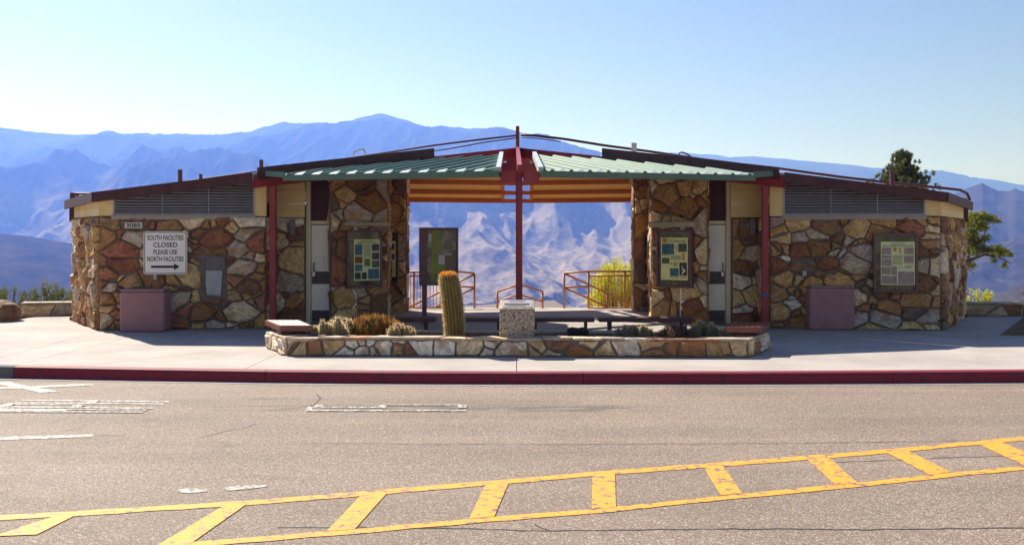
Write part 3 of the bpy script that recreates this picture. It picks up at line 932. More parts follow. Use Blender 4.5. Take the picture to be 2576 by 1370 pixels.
def wing(side, A, B, C, rec_y, xj, door_y, pil, ret, label, seed):
    """side -1 left, +1 right. A outer vertex, B front outer corner, C front inner end."""
    L = side < 0
    cxm = (B[0] + C[0]) / 2
    T = empty('restroom_building', (cxm, 21, 0), label, 'building')
    fr = lambda p, q: Fr(p, q) if L else Fr(q, p)
    Ff, Fs = fr(B, C), fr(A, B)
    # roof heights
    zr = lambda x, y: 2.52 + .123 * (abs(B[0] - AXX) - abs(x - AXX)) + .08 * (min(y, 45.8 - y) - 18.85)
    # ---- main stone walls (mortar body with every stone set into it)
    wf = MB().fbox(Ff, 0, Ff.w, -.1, ZT, -.26, 0).build('front_wall', MT['mortar'], T)
    holes = []
    if L:
        x0, zb = Ff.px(508, 748); x1, zt = Ff.px(568, 643)
        holes = [(x0, x1, zb, zt)]
    stones(Ff, 0, Ff.w, 0, ZT, .182, seed, wf, proud=.07, gap=.024, ani=1.45, holes=holes)
    ws = MB().fbox(Fs, .003 if L else 0.262, Fs.w - .262 if L else Fs.w - .003, -.1, ZT - .002, -.26, 0.0).build('side_wall', MT['mortar'], T)
    stones(Fs, .02, Fs.w + (.0), 0, ZT, .23, seed + 1, ws, proud=.085, ani=1.0)
    # ---- recess wall beside the door
    rx0, rx1 = sorted((C[0] + side * .18, xj))
    Fr_ = Fr((rx0, rec_y), (rx1, rec_y))
    wr = MB().fbox(Fr_, 0, Fr_.w, -.1, ZT, -.24, 0).build('recess_wall', MT['mortar'], T)
    stones(Fr_, 0, Fr_.w, 0, ZT, .24, seed + 2, wr, proud=.06)
    # inner end of the front wall
    Fe = Fr((C[0], C[1]), (C[0], rec_y)) if L else Fr((C[0], rec_y), (C[0], C[1]))
    stones(Fe, 0, Fe.w, 0, ZT, .27, seed + 3, wf)
    # ---- pillar: front face with its own stones, and the return wall deeper in the breezeway
    po, pi = pil
    Fp = fr(po, pi)
    hp = 2.96
    pw = MB().prism([po, pi, (pi[0] + side * .34, 23.75), (po[0], 23.75)] if L else [pi, po, (po[0], 23.75), (pi[0] + side * .34, 23.75)], -.1, hp).build('pillar', MT['mortar'], T)
    stones(Fp, 0, Fp.w, 0, hp, .25, seed + 4, pw, proud=.07, ani=1.15)
    q = (pi[0] + side * .34, 23.75)
    Fi = fr(pi, q)
    stones(Fi, 0.02, Fi.w - .45, 0, hp, .33, seed + 5, pw)
    Fo = Fr(po, (po[0], po[1] + .6)) if not L else Fr((po[0], po[1] + .6), po)
    stones(Fo, 0, Fo.w, 0, hp, .30, seed + 7, pw, proud=.03)
    rx = sorted(ret)
    Fq = Fr((rx[0], 23.8), (rx[1], 23.8))
    rw = MB().fbox(Fq, 0, Fq.w, -.1, hp + .25, -.42, 0).build('return_wall', MT['mortar'], T)
    stones(Fq, 0, Fq.w, 0, hp + .25, .27, seed + 6, rw, proud=.04, ani=1.0)
    Fz = Fr((ret[1], 23.8), (ret[1], 24.2)) if L else Fr((ret[1], 24.2), (ret[1], 23.8))
    stones(Fz, 0, Fz.w, 0, hp + .25, .27, seed + 8, rw, proud=.03)
    # ---- hidden body behind the walls
    s = side
    bb = 25.6
    core = [(A[0] - s * .25, A[1] + .22), (B[0] - s * .12, B[1] + .36), (C[0] + s * .1, C[1] + .32), (C[0] + s * .1, door_y + .2), (po[0], door_y + .2), (po[0], bb), (A[0] - s * .25, bb - .6)]
    if not L: core = core[::-1]
    MB().prism(core, -.1, 2.36).build('core', MT['dark_back'], T)
    # ---- roof
    R1 = (B[0] + s * .03, B[1] - .17); R2 = (C[0] + s * .14, C[1] - .50); HN = (AXX + s * 1.82, 22.08)
    O1 = (A[0] + s * .12, A[1] - .1)
    out = [O1, R1, R2, HN, (HN[0], 45.8 - HN[1]), (R2[0], 45.8 - R2[1]), (R1[0], 45.8 - R1[1]), (O1[0], 45.8 - O1[1])]
    zs = [2.44, zr(*R1), zr(*R2), zr(*HN), zr(HN[0], HN[1]), zr(*R2), zr(*R1), 2.44]
    n = len(out)
    mid = (C[0], 22.9, zr(C[0], 22.9) - .02)
    rf = MB()
    rf.v = [(p[0], p[1], z) for p, z in zip(out, zs)] + [mid] + [(p[0], p[1], z - .13) for p, z in zip(out, zs)] + [(mid[0], mid[1], mid[2] - .13)]
    for i in range(n):
        j = (i + 1) % n
        rf.f += [(i, j, n) if L else (j, i, n), (n + 1 + j, n + 1 + i, 2 * n + 1) if L else (n + 1 + i, n + 1 + j, 2 * n + 1),
                 (j, i, n + 1 + i, n + 1 + j) if L else (i, j, n + 1 + j, n + 1 + i)]
    roof = rf.build('roof', MT['roofing'], T)
    for i, (h, dz) in ((0, (.16, .012)), (1, (.17, .014)), (2, (.13, .10)), (6, (.17, .01)), (5, (.17, .01)), (4, (.13, .06))):
        j = (i + 1) % n
        p, q = Vector((*out[i], zs[i] + dz)), Vector((*out[j], zs[j] + dz))
        d = (q - p).normalized()
        if i == 2: p = p + d * .1
        e = Vector((d.y, -d.x, 0)).normalized() * (.024 if L else -.024)
        MB().beam(p + e, q + e, .045, h + dz).build('fascia', MT['brown_fascia'], T)
    # deep end board at the outer corner
    m = MB(); xa, xb = sorted((A[0] + s * .10, A[0] - s * .10)); m.box(xa, xb, A[1] - .02, A[1] + .8, 2.035, 2.41)
    m.build('end_board', MT['brown_fascia'], T)
    # ---- upper band: cream panels, louvre, sill
    zt_of = lambda a: zr(*Ff.P(a, 0, 0)[:2]) - .135
    if L:
        aL0, aL1 = Ff.px(286, 520)[0], Ff.px(640, 500)[0]
    else:
        aL0, aL1 = Ff.px(1970, 500)[0], Ff.px(2325, 520)[0]
    up = MB().fprism(Ff, [(0.02, ZT), (Ff.w - .02, ZT), (Ff.w - .02, zt_of(Ff.w)), (0.02, zt_of(0))], -.2, -.10).build('upper_wall', MT['dark_back'], T)
    MB().fprism(Ff, [(0.0, ZT + .012), (aL0 - .01, ZT + .012), (aL0 - .01, zt_of(aL0)), (0.0, zt_of(0))], -.12, .02).build('cream_panel', MT['cream'], T)
    MB().fprism(Ff, [(aL1 + .01, ZT + .012), (Ff.w, ZT + .012), (Ff.w, zt_of(Ff.w)), (aL1 + .01, zt_of(aL1))], -.12, .02).build('cream_panel', MT['cream'], T)
    wsd = lambda a: zr(*Fs.P(a, 0, 0)[:2]) - .15 if False else 2.40
    boards(Fs, .0, Fs.w, ZT + .01, 2.40, T, h=.155)
    lv = MB().fbox(Ff, aL0, aL1, ZT + .03, ZT + .06, -.1, .03).build('louvre', MT['louver_metal'], T)
    MB().fbox(Ff, aL0 - .01, aL0 + .02, ZT + .03, zt_of(aL0), -.09, .035).build('louvre_frame', MT['louver_metal'], lv)
    MB().fbox(Ff, aL1 - .02, aL1 + .01, ZT + .03, zt_of(aL1), -.09, .035).build('louvre_frame', MT['louver_metal'], lv)
    for am in (aL0 + (aL1 - aL0) * .34, aL0 + (aL1 - aL0) * .67):
        MB().fbox(Ff, am - .006, am + .006, ZT + .03, zt_of(am) - .02, -.06, .012).build('louvre_frame', MT['louver_metal'], lv)
    b = ZT + .075; pitch = .052
    while b < max(zt_of(aL0), zt_of(aL1)) - .02:
        top = b + .028
        e0, e1 = aL0 + .02, aL1 - .02
        za, zb = zt_of(aL0), zt_of(aL1)
        if za < top: e0 = aL0 + (top - za) / (zb - za) * (aL1 - aL0)
        if zb < top: e1 = aL0 + (top - za) / (zb - za) * (aL1 - aL0)
        m = MB()
        sec = [(b, .022), (b + .008, .026), (b + .044, -.045), (b + .036, -.05)]
        m.v = [Ff.P(e0, z, c) for z, c in sec] + [Ff.P(e1, z, c) for z, c in sec]
        m.f = [(3, 2, 1, 0), (4, 5, 6, 7)] + [(i, (i + 1) % 4, 4 + (i + 1) % 4, 4 + i) for i in range(4)]
        m.build('louvre_slat', MT['louver_metal'], lv)
        b += pitch
    MB().fbox(Ff, aL0 - .03, aL1 + .03, ZT - .055, ZT + .028, -.02, .07).build('sill', MT['sill_paint'], T)
    # ---- recess siding, door
    boards(Fr_, -.02, Fr_.w, ZT + .008, 2.84, T)
    jw = .085
    ja, jb = (xj, xj + jw) if L else (xj - jw, xj)
    m = MB(); m.box(ja, jb, door_y - .10, door_y + .05, 0, 2.9); m.build('door_jamb', MT['frame_paint'], T, bevel=.006)
    d0, d1 = (jb + .004, jb + .9) if L else (ja - .9, ja - .004)
    Fd = Fr((d0, door_y), (d1, door_y))
    dw = Fd.w
    door = MB().fbox(Fd, 0, dw, .02, 1.95, -.045, 0).build('door', MT['door_paint'], T, bevel=.004)
    lead = 0 if L else dw                   # latch edge
    MB().fbox(Fd, .012, dw - .012, .03, .26, 0, .004).build('kick_plate', MT['kick_metal'], door)
    MB().fbox(Fd, .012, dw - .012, .78, 1.03, 0, .004).build('push_plate', MT['kick_metal'], door)
    hx = .06 if L else dw - .06
    m = MB(); m.tube([Fd.P(hx, 1.04, .0), Fd.P(hx, 1.05, .05), Fd.P(hx, 1.12, .065), Fd.P(hx, 1.19, .05), Fd.P(hx, 1.2, 0)], .011, 8); m.build('handle', MT['kick_metal'], door, smooth=True)
    m = MB(); m.tube([Fd.P(hx, 1.29, -.01), Fd.P(hx, 1.29, .02)], .026, 14); m.build('lock', MT['chrome'], door)
    MB().fbox(Fd, hx - .04, hx + .03, .93, 1.03, .004, .05).build('latch', MT['chrome'], door, bevel=.008)
    if L:
        pf = MB(); a0, b0, a1, b1 = .24, 1.1, .44, 1.33
        for q in ((a0, a1, b1 - .012, b1), (a0, a1, b0, b0 + .012), (a0, a0 + .012, b0 + .013, b1 - .013), (a1 - .012, a1, b0 + .013, b1 - .013)):
            pf.fbox(Fd, q[0], q[1], q[2], q[3], 0, .0025)
        pf.build('tape_outline', MT['paper_white'], door)
    MB().fbox(Fd, -.01, dw, 1.965, 2.035, -.05, .05).build('door_head', MT['frame_paint'], T, bevel=.006)
    MB().fbox(Fd, -.004, dw, 2.04, 2.95, -.05, -.01).build('transom_panel', MT['transom'], T)
    return T, Ff, Fs, Fr_, Fp, Fq, zr


LA, LB, LC = (-8.97, 21.2), (-7.59, 19.03), (-4.62, 19.45)
RA, RB, RCn = (9.62, 22.05), (7.87, 19.0), (4.85, 19.45)
TL, FfL, FsL, FrL, FpL, FqL, zrL = wing(-1, LA, LB, LC, 20.3, -4.07, 20.52, ((-3.58, 20.32), (-2.51, 20.85)), (-3.5, -2.43),
                                        'left stone restroom building with the number 3085 under its grey louvre', 100)
TR, FfR, FsR, FrR, FpR, FqR, zrR = wing(1, RA, RB, RCn, 20.3, 4.32, 20.5, ((3.83, 20.2), (2.84, 20.95)), (3.6, 2.81),
                                        'right stone restroom building with the display board on its front wall', 300)

# wall details
a0, b0 = FfL.px(511, 744); a1, b1 = FfL.px(566, 646)
am = FfL.px(520, 700)[0]; an = FfL.px(560, 700)[0]; bm_ = FfL.px(540, 679)[1]
MB().fbox(FfL, a0, a1, bm_, b1, .001, .012).build('fountain_recess', MT['niche_dark'], TL)
m = MB(); m.fbox(FfL, a0, a0 + .03, bm_, b1, .012, .04); m.fbox(FfL, a1 - .03, a1, bm_, b1, .012, .04); m.fbox(FfL, a0 + .031, a1 - .031, b1 - .03, b1, .012, .04)
m.build('recess_trim', MT['niche_dark'], TL)
m = MB(); m.fprism(FfL, [(am, b0 + .02), (an - .03, b0), (an, bm_ - .02), (an - .01, bm_ - .004), (am - .01, bm_ - .004), (am - .02, bm_ - .2)], .001, .034)
m.build('mortar_patch', MT['niche_grey'], TL, bevel=.01)
for T, F, x0, x1, y0, y1 in ((TL, FrL, 727, 745, 553, 592), (TR, FrR, 1877, 1896, 549, 592)):
    a, zt = F.px(x0, y0); a2, zb = F.px(x1, y1)
    m = MB(); m.fbox(F, a + .04, a2, zb, zt, .03, .17); m.fbox(F, a - .02, a + .035, zb + .12, zb + .24, .03, .13)
    m.build('wall_lamp', MT['grey_metal'], T, bevel=.012)
a, zt = FfR.px(2017, 681); a2, zb = FfR.px(2027, 694)
MB().fbox(FfR, a, a2, zb, zt, .02, .075).build('switch_plate', MT['vent_metal'], TR, bevel=.004)
for T, F, x0, x1, y0, y1, c in ((TL, FpL, 863, 979, 558, 569, .05), (TR, FpR, 1626, 1752, 557, 571, .05), (TL, FqL, 978, 1000, 570, 575, .05)):
    a, zt = F.px(x0, y0, .12); a2, zb = F.px(x1, y1, .12)
    a, a2 = max(a, .02), min(a2, F.w + .03)
    m = MB(); m.fprism(F, [(a, zb), (a2, zb), (a2, zt), (a, zt)], .05, .2)
    o = m.build('light_fixture', MT['fixture'], T, bevel=.025, seg=3)

# roof pipes, vents and taps
for T, x, y0, y1, D, w in ((TL, 453, 427, 470, 20.2, .045), (TL, 505, 438, 465, 20.2, .035), (TL, 657, 402, 445, 20.0, .04), (TR, 2243, 430, 480, 20.2, .045)):
    m = MB(); m.tube([W(x, y1, D), W(x, y0, D)], w, 10); m.build('vent_pipe', MT['conduit'], T)
m = MB(); m.tube([W(x, y, 24.0) for x, y in ((1300, 341), (1200, 352), (1090, 366), (980, 383), (850, 402), (720, 420), (600, 438), (500, 452), (400, 466), (250, 486))], .022, 8); m.build('roof_conduit', MT['conduit'], TL, smooth=True)
m = MB(); m.tube([W(x, y, 23.6) for x, y in ((1300, 347), (1220, 358), (1120, 376), (1040, 385))], .014, 8); m.build('roof_conduit', MT['conduit'], TL, smooth=True)
m = MB(); m.tube([W(x, y, D) for x, y, D in ((1310, 340, 24.0), (1345, 341, 24.), (1420, 350, 24.0), (1520, 366, 24.0), (1640, 382, 24.0), (1760, 400, 24.0), (1880, 415, 23.6), (1960, 424, 23.2), (2120, 446, 22.6), (2280, 464, 22.2), (2380, 474, 21.9), (2415, 478, 21.8), (2432, 487, 21.7), (2439, 502, 21.6))], .03, 8)
m.build('roof_conduit', MT['conduit'], TR, smooth=True)
m = MB(); m.tube([W(x, y, 23.6) for x, y in ((1310, 346), (1350, 348), (1410, 356))], .012, 8); m.build('roof_conduit', MT['conduit'], TR, smooth=True)
m = MB(); m.tube([W(185, 487, 21.3), W(245, 487, 21.3)], .022, 8); m.box(*sorted((W(181, 490, 21.3).x, W(193, 490, 21.3).x)), 21.2, 21.42, 2.43, 2.62); m.build('roof_conduit', MT['conduit'], TL)
p = W(1594, 375, 24); m = MB(); m.box(p.x - .06, p.x + .06, 23.95, 24.1, p.z - .06, p.z + .14); m.build('roof_vent', MT['vent_metal'], TR)
m = MB(); m.tube([W(x, y, 21.6) for x, y in ((889, 392), (889, 380), (893, 382), (905, 376), (914, 376), (918, 382), (917, 391))], .016, 8); m.build('roof_tap', MT['chrome'], TL, smooth=True)
m = MB(); m.tube([W(x, y, 21.6) for x, y in ((1706, 398), (1709, 384), (1716, 383), (1728, 388), (1740, 396))], .016, 8); m.build('roof_tap', MT['conduit'], TR, smooth=True)
# small drain stub on the right eave
m = MB(); p, q = W(2390, 503, 21.4), W(2428, 503, 21.7); m.tube([p, q], .05, 10); m.build('drain_stub', MT['fixture'], TR)

# ------------------------------------------------------------------ central canopy
CP = empty('canopy', (AXX, 18, 0), 'red steel and green metal canopy over the breezeway with its centre post', 'canopy')
MAST = (AXX, 24.0)


def canopy_half(s, rear):
    yy = lambda y: 48 - y if rear else y
    E1, E2 = Vector((AXX + s * .36, yy(17.35))), Vector((AXX + s * 4.2, yy(18.52)))
    if rear: E1, E2 = Vector((AXX + s * .36, 26.7)), Vector((AXX + s * 3.9, 25.75))
    ed = (E2 - E1).normalized()
    up = Vector((-s * abs(ed.y), abs(ed.x) * (-1 if rear else 1)))
    sl, z0 = (.36, 2.68) if rear else (.135, 2.81)
    zz = lambda p: z0 + sl * (Vector(p) - E1).dot(up)
    pl = [E1, E2, Vector((AXX + s * 4.66, yy(19.02))), Vector((AXX + s * 1.70, yy(22.1))), Vector((AXX + s * .36, yy(22.65)))]
    if rear: pl = [E1, E2, Vector((AXX + s * 3.9, 25.2)), Vector((AXX + s * 2.6, 24.75)), Vector((AXX + s * .36, 24.75))]
    if (s > 0) == rear: pl = pl[::-1]
    dk = MB().prism(pl, [zz(p) - .028 for p in pl], [zz(p) for p in pl]).build('deck', MT['deck_under' if rear else 'green_deck'], CP)
    # upper sheet colour on the rear half too
    if rear:
        MB().prism(pl, [zz(p) + .002 for p in pl], [zz(p) + .012 for p in pl]).build('deck_sheet', MT['green_deck'], dk)
    # standing seams run up the slope
    d0 = Vector((E1.x, E1.y))
    tot = (E2 - E1).length
    k = .2 - 6 * .34
    while k < tot + .2:
        st = d0 + ed * k
        # clip the seam line against the deck outline
        n = len(pl); ts = []
        for i in range(n):
            a, b = pl[i], pl[(i + 1) % n]
            e = b - a; den = up.x * e.y - up.y * e.x
            if abs(den) < 1e-9: continue
            w = a - st
            t = (w.x * e.y - w.y * e.x) / den; u = (w.x * up.y - w.y * up.x) / den
            if -1e-6 <= u <= 1 + 1e-6: ts.append(t)
        if len(ts) >= 2 and max(ts) - min(ts) > .12:
            p, q = st + up * (min(ts) + .005), st + up * (max(ts) - .01)
            m = MB()
            h = .042
            P3, Q3 = Vector((*p, zz(p) + h)), Vector((*q, zz(q) + h))
            wv = Vector((ed.x, ed.y, 0)).normalized()
            m.v = []
            for e3 in (P3, Q3):
                for off, dz in ((-.055, -h + .003), (-.016, 0), (.016, 0), (.055, -h + .003)):
                    m.v.append(tuple(e3 + wv * off + Vector((0, 0, dz))))
            m.f = [(0, 1, 2, 3), (7, 6, 5, 4), (1, 0, 4, 5), (2, 1, 5, 6), (3, 2, 6, 7), (0, 3, 7, 4)]
            m.build('seam', MT['green_deck'], dk)
            if not rear and min(ts) > -.02 and min(ts) < .02:
                e0 = st + ed * s * 0
                a_, b_2 = (-.24, -.08)          # added plate left of each seam, tilted to catch the sun as a white glint
                f0, f1 = e0 + Vector((a_, a_ * ed.y / ed.x)), e0 + Vector((b_2, b_2 * ed.y / ed.x))
                if min(f0.x, f1.x) > min(E1.x, E2.x) + .02 and max(f0.x, f1.x) < max(E1.x, E2.x) - .02:
                    g0, g1 = f0 + up * .17, f1 + up * .17
                    m2 = MB(); m2.v = [(*f0, zz(f0) + .006), (*f1, zz(f1) + .006), (*g1, zz(g1) + .06), (*g0, zz(g0) + .03), (*g1, zz(g1) + .004), (*g0, zz(g0) + .004)]
                    m2.f = [(0, 1, 2, 3), (1, 4, 2), (0, 3, 5), (3, 2, 4, 5), (0, 5, 4, 1)]
                    m2.build('glint_plate', MT['rake_metal'], dk)
        k += .34
    # eave fascia, rake flashing
    o = -up * .02
    m = MB(); m.beam(Vector((*(E1 + o - ed * .02), z0 + .012)), Vector((*(E2 + o + ed * .02), z0 + .012)), .03, .105); m.build('eave_trim', MT['lit_red_steel' if rear else 'green_deck'], CP)
    b = Vector((AXX + s * .36, 24.75 if rear else 22.65))
    m = MB(); m.beam(Vector((E1.x - s * .0, E1.y + (.1 if not rear else -.1), zz(E1) + .085)), Vector((b.x, b.y, zz(b) + .085)), .085, .13); m.build('rake_trim', MT['lit_red_steel' if rear else 'rake_metal'], CP)
    # outer end closure
    m = MB(); oe = (AXX + s * 3.9, 25.2) if rear else (AXX + s * 4.66, yy(19.02)); m.beam(Vector((*E2, zz(E2) + .07)), Vector((*oe, zz(oe) + .07)), .02, .1); m.build('end_trim', MT['lit_red_steel' if rear else 'green_deck'], CP)
    # purlins carry the deck and bridge the open slot to the centre line
    for t, h in (((.10, .10), (.62, .10), (1.2, .10)) if rear else ((.12, .075), (1.55, .13), (2.95, .13), (4.35, .13))):
        c0 = E1 + up * t
        k = (c0.x - AXX) / ed.x
        p = c0 - ed * (k - s * 0 + (.04 if True else 0))
        p = Vector((AXX + s * .045, c0.y - ed.y * ((c0.x - AXX - s * .045) / ed.x)))
        # outer end stops at the hip beam
        lim = 3.4 if rear else {.12: 3.95, 1.55: 3.55, 2.95: 2.5, 4.35: 1.2}[t]
        q = c0 + ed * lim
        zp = zz(c0) - .030
        if t == .12 and not rear:
            qq = c0 - ed * .03
            MB().beam(Vector((*(p - up * .07), zp + .02)), Vector((*(qq - up * .07), zp + .02)), .06, .20).build('purlin', MT['red_steel'], CP)
        m = MB(); m.beam(Vector((*p, zp)), Vector((*q, zp)), .06, h); m.build('purlin', MT['red_steel' if not rear else 'lit_red_steel'], CP)
    # hip beam from wing to mast
    a, b = Vector((AXX + s * 4.88, yy(18.98), 2.845)), Vector((AXX + s * .05, yy(23.95), 3.775))
    if rear: a = Vector((AXX + s * 3.3, 25.9, 2.98))
    m = MB(); m.beam(a, b, .10, .235); m.build('hip_beam', MT['red_steel' if not rear else 'lit_red_steel'], CP)
    # post under its outer end
    if rear: return
    px_, py_ = AXX + s * 4.58, yy(19.25)
    m = MB(); m.box(px_ - .055, px_ + .055, py_ - .055, py_ + .055, 0, 2.66); po = m.build('post', MT['red_steel'], CP, bevel=.006)
    if s > 0 and not rear:
        z = CH - (740 - HZ) * py_ / FPX
        m = MB(); m.box(px_ - .058, px_ + .058, py_ - .058, py_ + .058, z - .02, z + .02); m.build('tape_band', MT['tape_blue'], po)
    elif s < 0 and not rear:
        pass


for s_ in (-1, 1):
    canopy_half(s_, False)
    canopy_half(s_, True)
m = MB(); m.box(AXX - .042, AXX + .042, 23.955, 24.045, 0, 4.28); m.build('mast', MT['red_steel'], CP, bevel=.005)
m = MB(); m.box(AXX - .046, AXX + .046, 17.44, 17.53, 0, 2.86); m.build('centre_post', MT['red_steel'], CP, bevel=.005)
m = MB(); m.beam((AXX, 17.40, 2.93), (AXX, 23.95, 3.80), .075, .14); m.build('centre_rafter', MT['red_steel'], CP)
m = MB(); m.beam((AXX, 24.05, 3.80), (AXX, 26.7, 2.80), .075, .14); m.build('centre_rafter', MT['lit_red_steel'], CP)

# ------------------------------------------------------------------ planter
PL = empty('planter', (0, 15.9, 0), 'low stone planter bed in front of the breezeway', 'planter')
F1, F2, RV, RB2, LB2, LV = (-3.25, 14.93), (3.36, 14.72), (3.90, 15.75), (3.45, 17.0), (-3.3, 17.05), (-3.78, 15.93)
hexo = [F1, F2, RV, RB2, LB2, LV]
ctr = Vector((0.05, 15.95))


def inset(p, d):
    v = ctr - Vector(p); v.x *= .55
    return Vector(p) + Vector((math.copysign(min(d, abs(v.x)), v.x), math.copysign(min(d, abs(v.y)), v.y)))


edges = [(F1, F2, .27), (F2, RV, .27), (RV, RB2, .25), (RB2, LB2, .19), (LB2, LV, .25), (LV, F1, .27)]
for i, (p, q, h) in enumerate(edges):
    pi_, qi = inset(p, .28), inset(q, .28)
    w = MB().prism([p, q, (qi.x, qi.y), (pi_.x, pi_.y)], -.1, h - .03).build('planter_wall', MT['mortar'], PL)
    F = Fr(p, q)
    if i in (0, 1, 5):
        stones(F, 0, F.w, .012, h - .035, .165, 700 + i, w, proud=.035, mat='planter_stone', gap=.026, ani=1.25)
    # cap flags
    rr = random.Random(40 + i)
    t = 0.0
    while t < F.w - .02:
        l = rr.uniform(.3, .62); e = min(t + l, F.w)
        if F.w - e < .2: e = F.w
        u0, u1 = t / F.w + .006 / F.w, e / F.w - .006 / F.w
        P, Q = Vector(p), Vector(q)
        A1, A2 = P.lerp(Q, u0), P.lerp(Q, u1); B1, B2 = pi_.lerp(qi, u0), pi_.lerp(qi, u1)
        n_ = F.n * rr.uniform(.0, .03)
        zt = h + rr.uniform(-.012, .006)
        MB().prism([A1 + n_, A1.lerp(A2, .5) + n_ + F.n * rr.uniform(-.012, .012), A2 + n_, B2, B1], zt - rr.uniform(.03, .05), zt).build('cap_stone', MT['planter_stone' if rr.random() < .6 else 'cap_stone'], w, bevel=.006)
        t = e
# soil
ns = 40
sx = np.linspace(-3.55, 3.65, ns); sy = np.linspace(15.0, 16.95, 16)
SX, SY = np.meshgrid(sx, sy)
hw = np.interp(SY, [15.0, 15.9, 16.95], [.90, 1.0, .91])
SXX = SX * hw
SZ = .12 + .04 * perlin(SXX * 2, SY * 2, 8) + .02 * perlin(SXX * 7, SY * 7, 9)
me_ = grid_mesh('soil', SXX, SY, SZ, 'soil', None, None)
me_.parent = PL; me_.location = -WLOC[PL.name]

# benches
def bench(name, label, quad, z, th, slats, across, mat, group=None, top=None):
    """quad: near-left, near-right, far-right, far-left (x, y)"""
    c = sum((Vector(q) for q in quad), Vector((0, 0))) / 4
    T = empty('bench', (c.x, c.y, z - th), label, 'bench', group)
    nl, nr, fr_, fl = [Vector(q) for q in quad]
    lerp2 = lambda u, v: nl.lerp(nr, u).lerp(fl.lerp(fr_, u), v)
    if across:          # slats run near -> far
        for i in range(slats):
            u0, u1 = (i + .09) / slats, (i + .91) / slats
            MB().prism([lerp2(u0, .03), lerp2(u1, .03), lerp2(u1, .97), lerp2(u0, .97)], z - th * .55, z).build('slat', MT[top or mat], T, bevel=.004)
        for v0, v1 in ((-.012, .025), (.975, 1.012)):
            MB().prism([lerp2(-.01, v0), lerp2(1.01, v0), lerp2(1.01, v1), lerp2(-.01, v1)], z - th, z - .004).build('end_rail', MT[mat], T, bevel=.004)
        for u0, u1 in ((-.05, -.006), (1.006, 1.05)):
            MB().prism([lerp2(u0, .0), lerp2(u1, .0), lerp2(u1, 1), lerp2(u0, 1)], z - th, z - .004).build('side_rail', MT[mat], T, bevel=.004)
    else:               # slats run left -> right
        for i in range(slats):
            v0, v1 = (i + .07) / slats, (i + .93) / slats
            MB().prism([lerp2(0, v0), lerp2(1, v0), lerp2(1, v1), lerp2(0, v1)], z - th, z).build('slat', MT[mat], T, bevel=.005)
    for v in ((.25, .75) if across else ()):
        MB().prism([lerp2(.1, v - .04), lerp2(.9, v - .04), lerp2(.9, v + .04), lerp2(.1, v + .04)], .262, z - th - .0005 if th < .1 else z - th).build('support', MT['dark_wood'], T)
    if not across:
        for u in (.12, .88):
            MB().prism([lerp2(u - .02, .3), lerp2(u + .02, .3), lerp2(u + .02, .8), lerp2(u - .02, .8)], .0, z - th).build('support', MT['dark_wood'], T)
    return T


bench('bench', 'sunlit slatted wooden bench on the left end of the planter', [(-3.40, 15.22), (-2.95, 15.22), (-3.36, 16.25), (-3.86, 16.25)], .415, .085, 6, True, 'redwood', top='sunlit_bleached_wood')
bench('bench', 'shaded red-brown slatted bench on the right end of the planter', [(3.14, 15.12), (3.62, 15.10), (3.98, 16.05), (3.45, 16.08)], .40, .085, 6, True, 'redwood')
RBG = None
for x0, x1, lb in ((-2.72, -1.27, 'dark low bench behind the dry grassy plant'), (-1.17, -.1, 'dark low bench between the barrel cactus and the pedestal'),
                   (.02 + .24, 1.37, 'short dark low bench right of the pedestal'), (1.45, 3.02, 'long dark low bench below the right pillar')):
    bench('bench', lb, [(x0, 17.18), (x1, 17.16), (x1, 17.56), (x0, 17.58)], .37, .07, 3, False, 'dark_wood')

# ------------------------------------------------------------------ pedestal
PD = empty('monument_pedestal', (.075, 15.25, .27), 'speckled aggregate stone pedestal with a slanted plaque', 'pedestal')
x0, x1, y0, y1 = -.182, .332, 15.02, 15.48
m = MB().hexa([(x0, y0, .15), (x1, y0, .15), (x1, y1, .15), (x0, y1, .15), (x0, y0, .675), (x1, y0, .675), (x1, y1, .775), (x0, y1, .775)])
m.build('block', MT['aggregate'], PD, bevel=.012, seg=2)


def slope_sheet(u0, u1, v0, v1, up_):
    z = lambda v: .675 + .1 * v + up_
    f = lambda u, v: (x0 + (x1 - x0) * u, y0 + (y1 - y0) * v)
    q = [f(u0, v0), f(u1, v0), f(u1, v1), f(u0, v1)]
    return MB().prism(q, [z(v0) - .004, z(v0) - .004, z(v1) - .004, z(v1) - .004], [z(v0), z(v0), z(v1), z(v1)])


pq = slope_sheet(.09, .92, .12, .9, .010).build('plaque', MT['vent_metal'], PD)
rr = random.Random(3)
for v, w in ((.78, .5), (.68, .42), (.5, .74), (.43, .74), (.36, .70), (.29, .74), (.22, .5)):
    slope_sheet(.5 - w / 2, .5 + w / 2, v, v + .022, .014).build('text_line', MT['grey_metal'], pq)

# ------------------------------------------------------------------ text helper
def text(F, body, a, b, size, c, mat, parent, name='lettering', wx=1.0, depth=.002, fit=None, bold=.018):
    cu = bpy.data.curves.new('txt', 'FONT'); cu.body = body; cu.align_x = 'CENTER'; cu.align_y = 'CENTER'; cu.size = 1.0
    cu.resolution_u = 3; cu.offset = bold
    ob = bpy.data.objects.new('txt', cu); COL.objects.link(ob)
    bpy.context.view_layer.update()
    me = bpy.data.meshes.new_from_object(ob.evaluated_get(bpy.context.evaluated_depsgraph_get()))
    bpy.data.objects.remove(ob)
    co = np.array([v.co for v in me.vertices])
    lo_, hi_ = co.min(0), co.max(0)
    cen = (lo_ + hi_) / 2
    sy_ = size / (hi_[1] - lo_[1])
    sx_ = fit / (hi_[0] - lo_[0]) if fit else sy_ * wx
    mm = MB()
    mm.v = [F.P(a + (p[0] - cen[0]) * sx_, b + (p[1] - cen[1]) * sy_, c) for p in co]
    mm.f = [tuple(p.vertices) for p in me.polygons]
    bpy.data.meshes.remove(me)
    return mm.build(name, mat, parent)


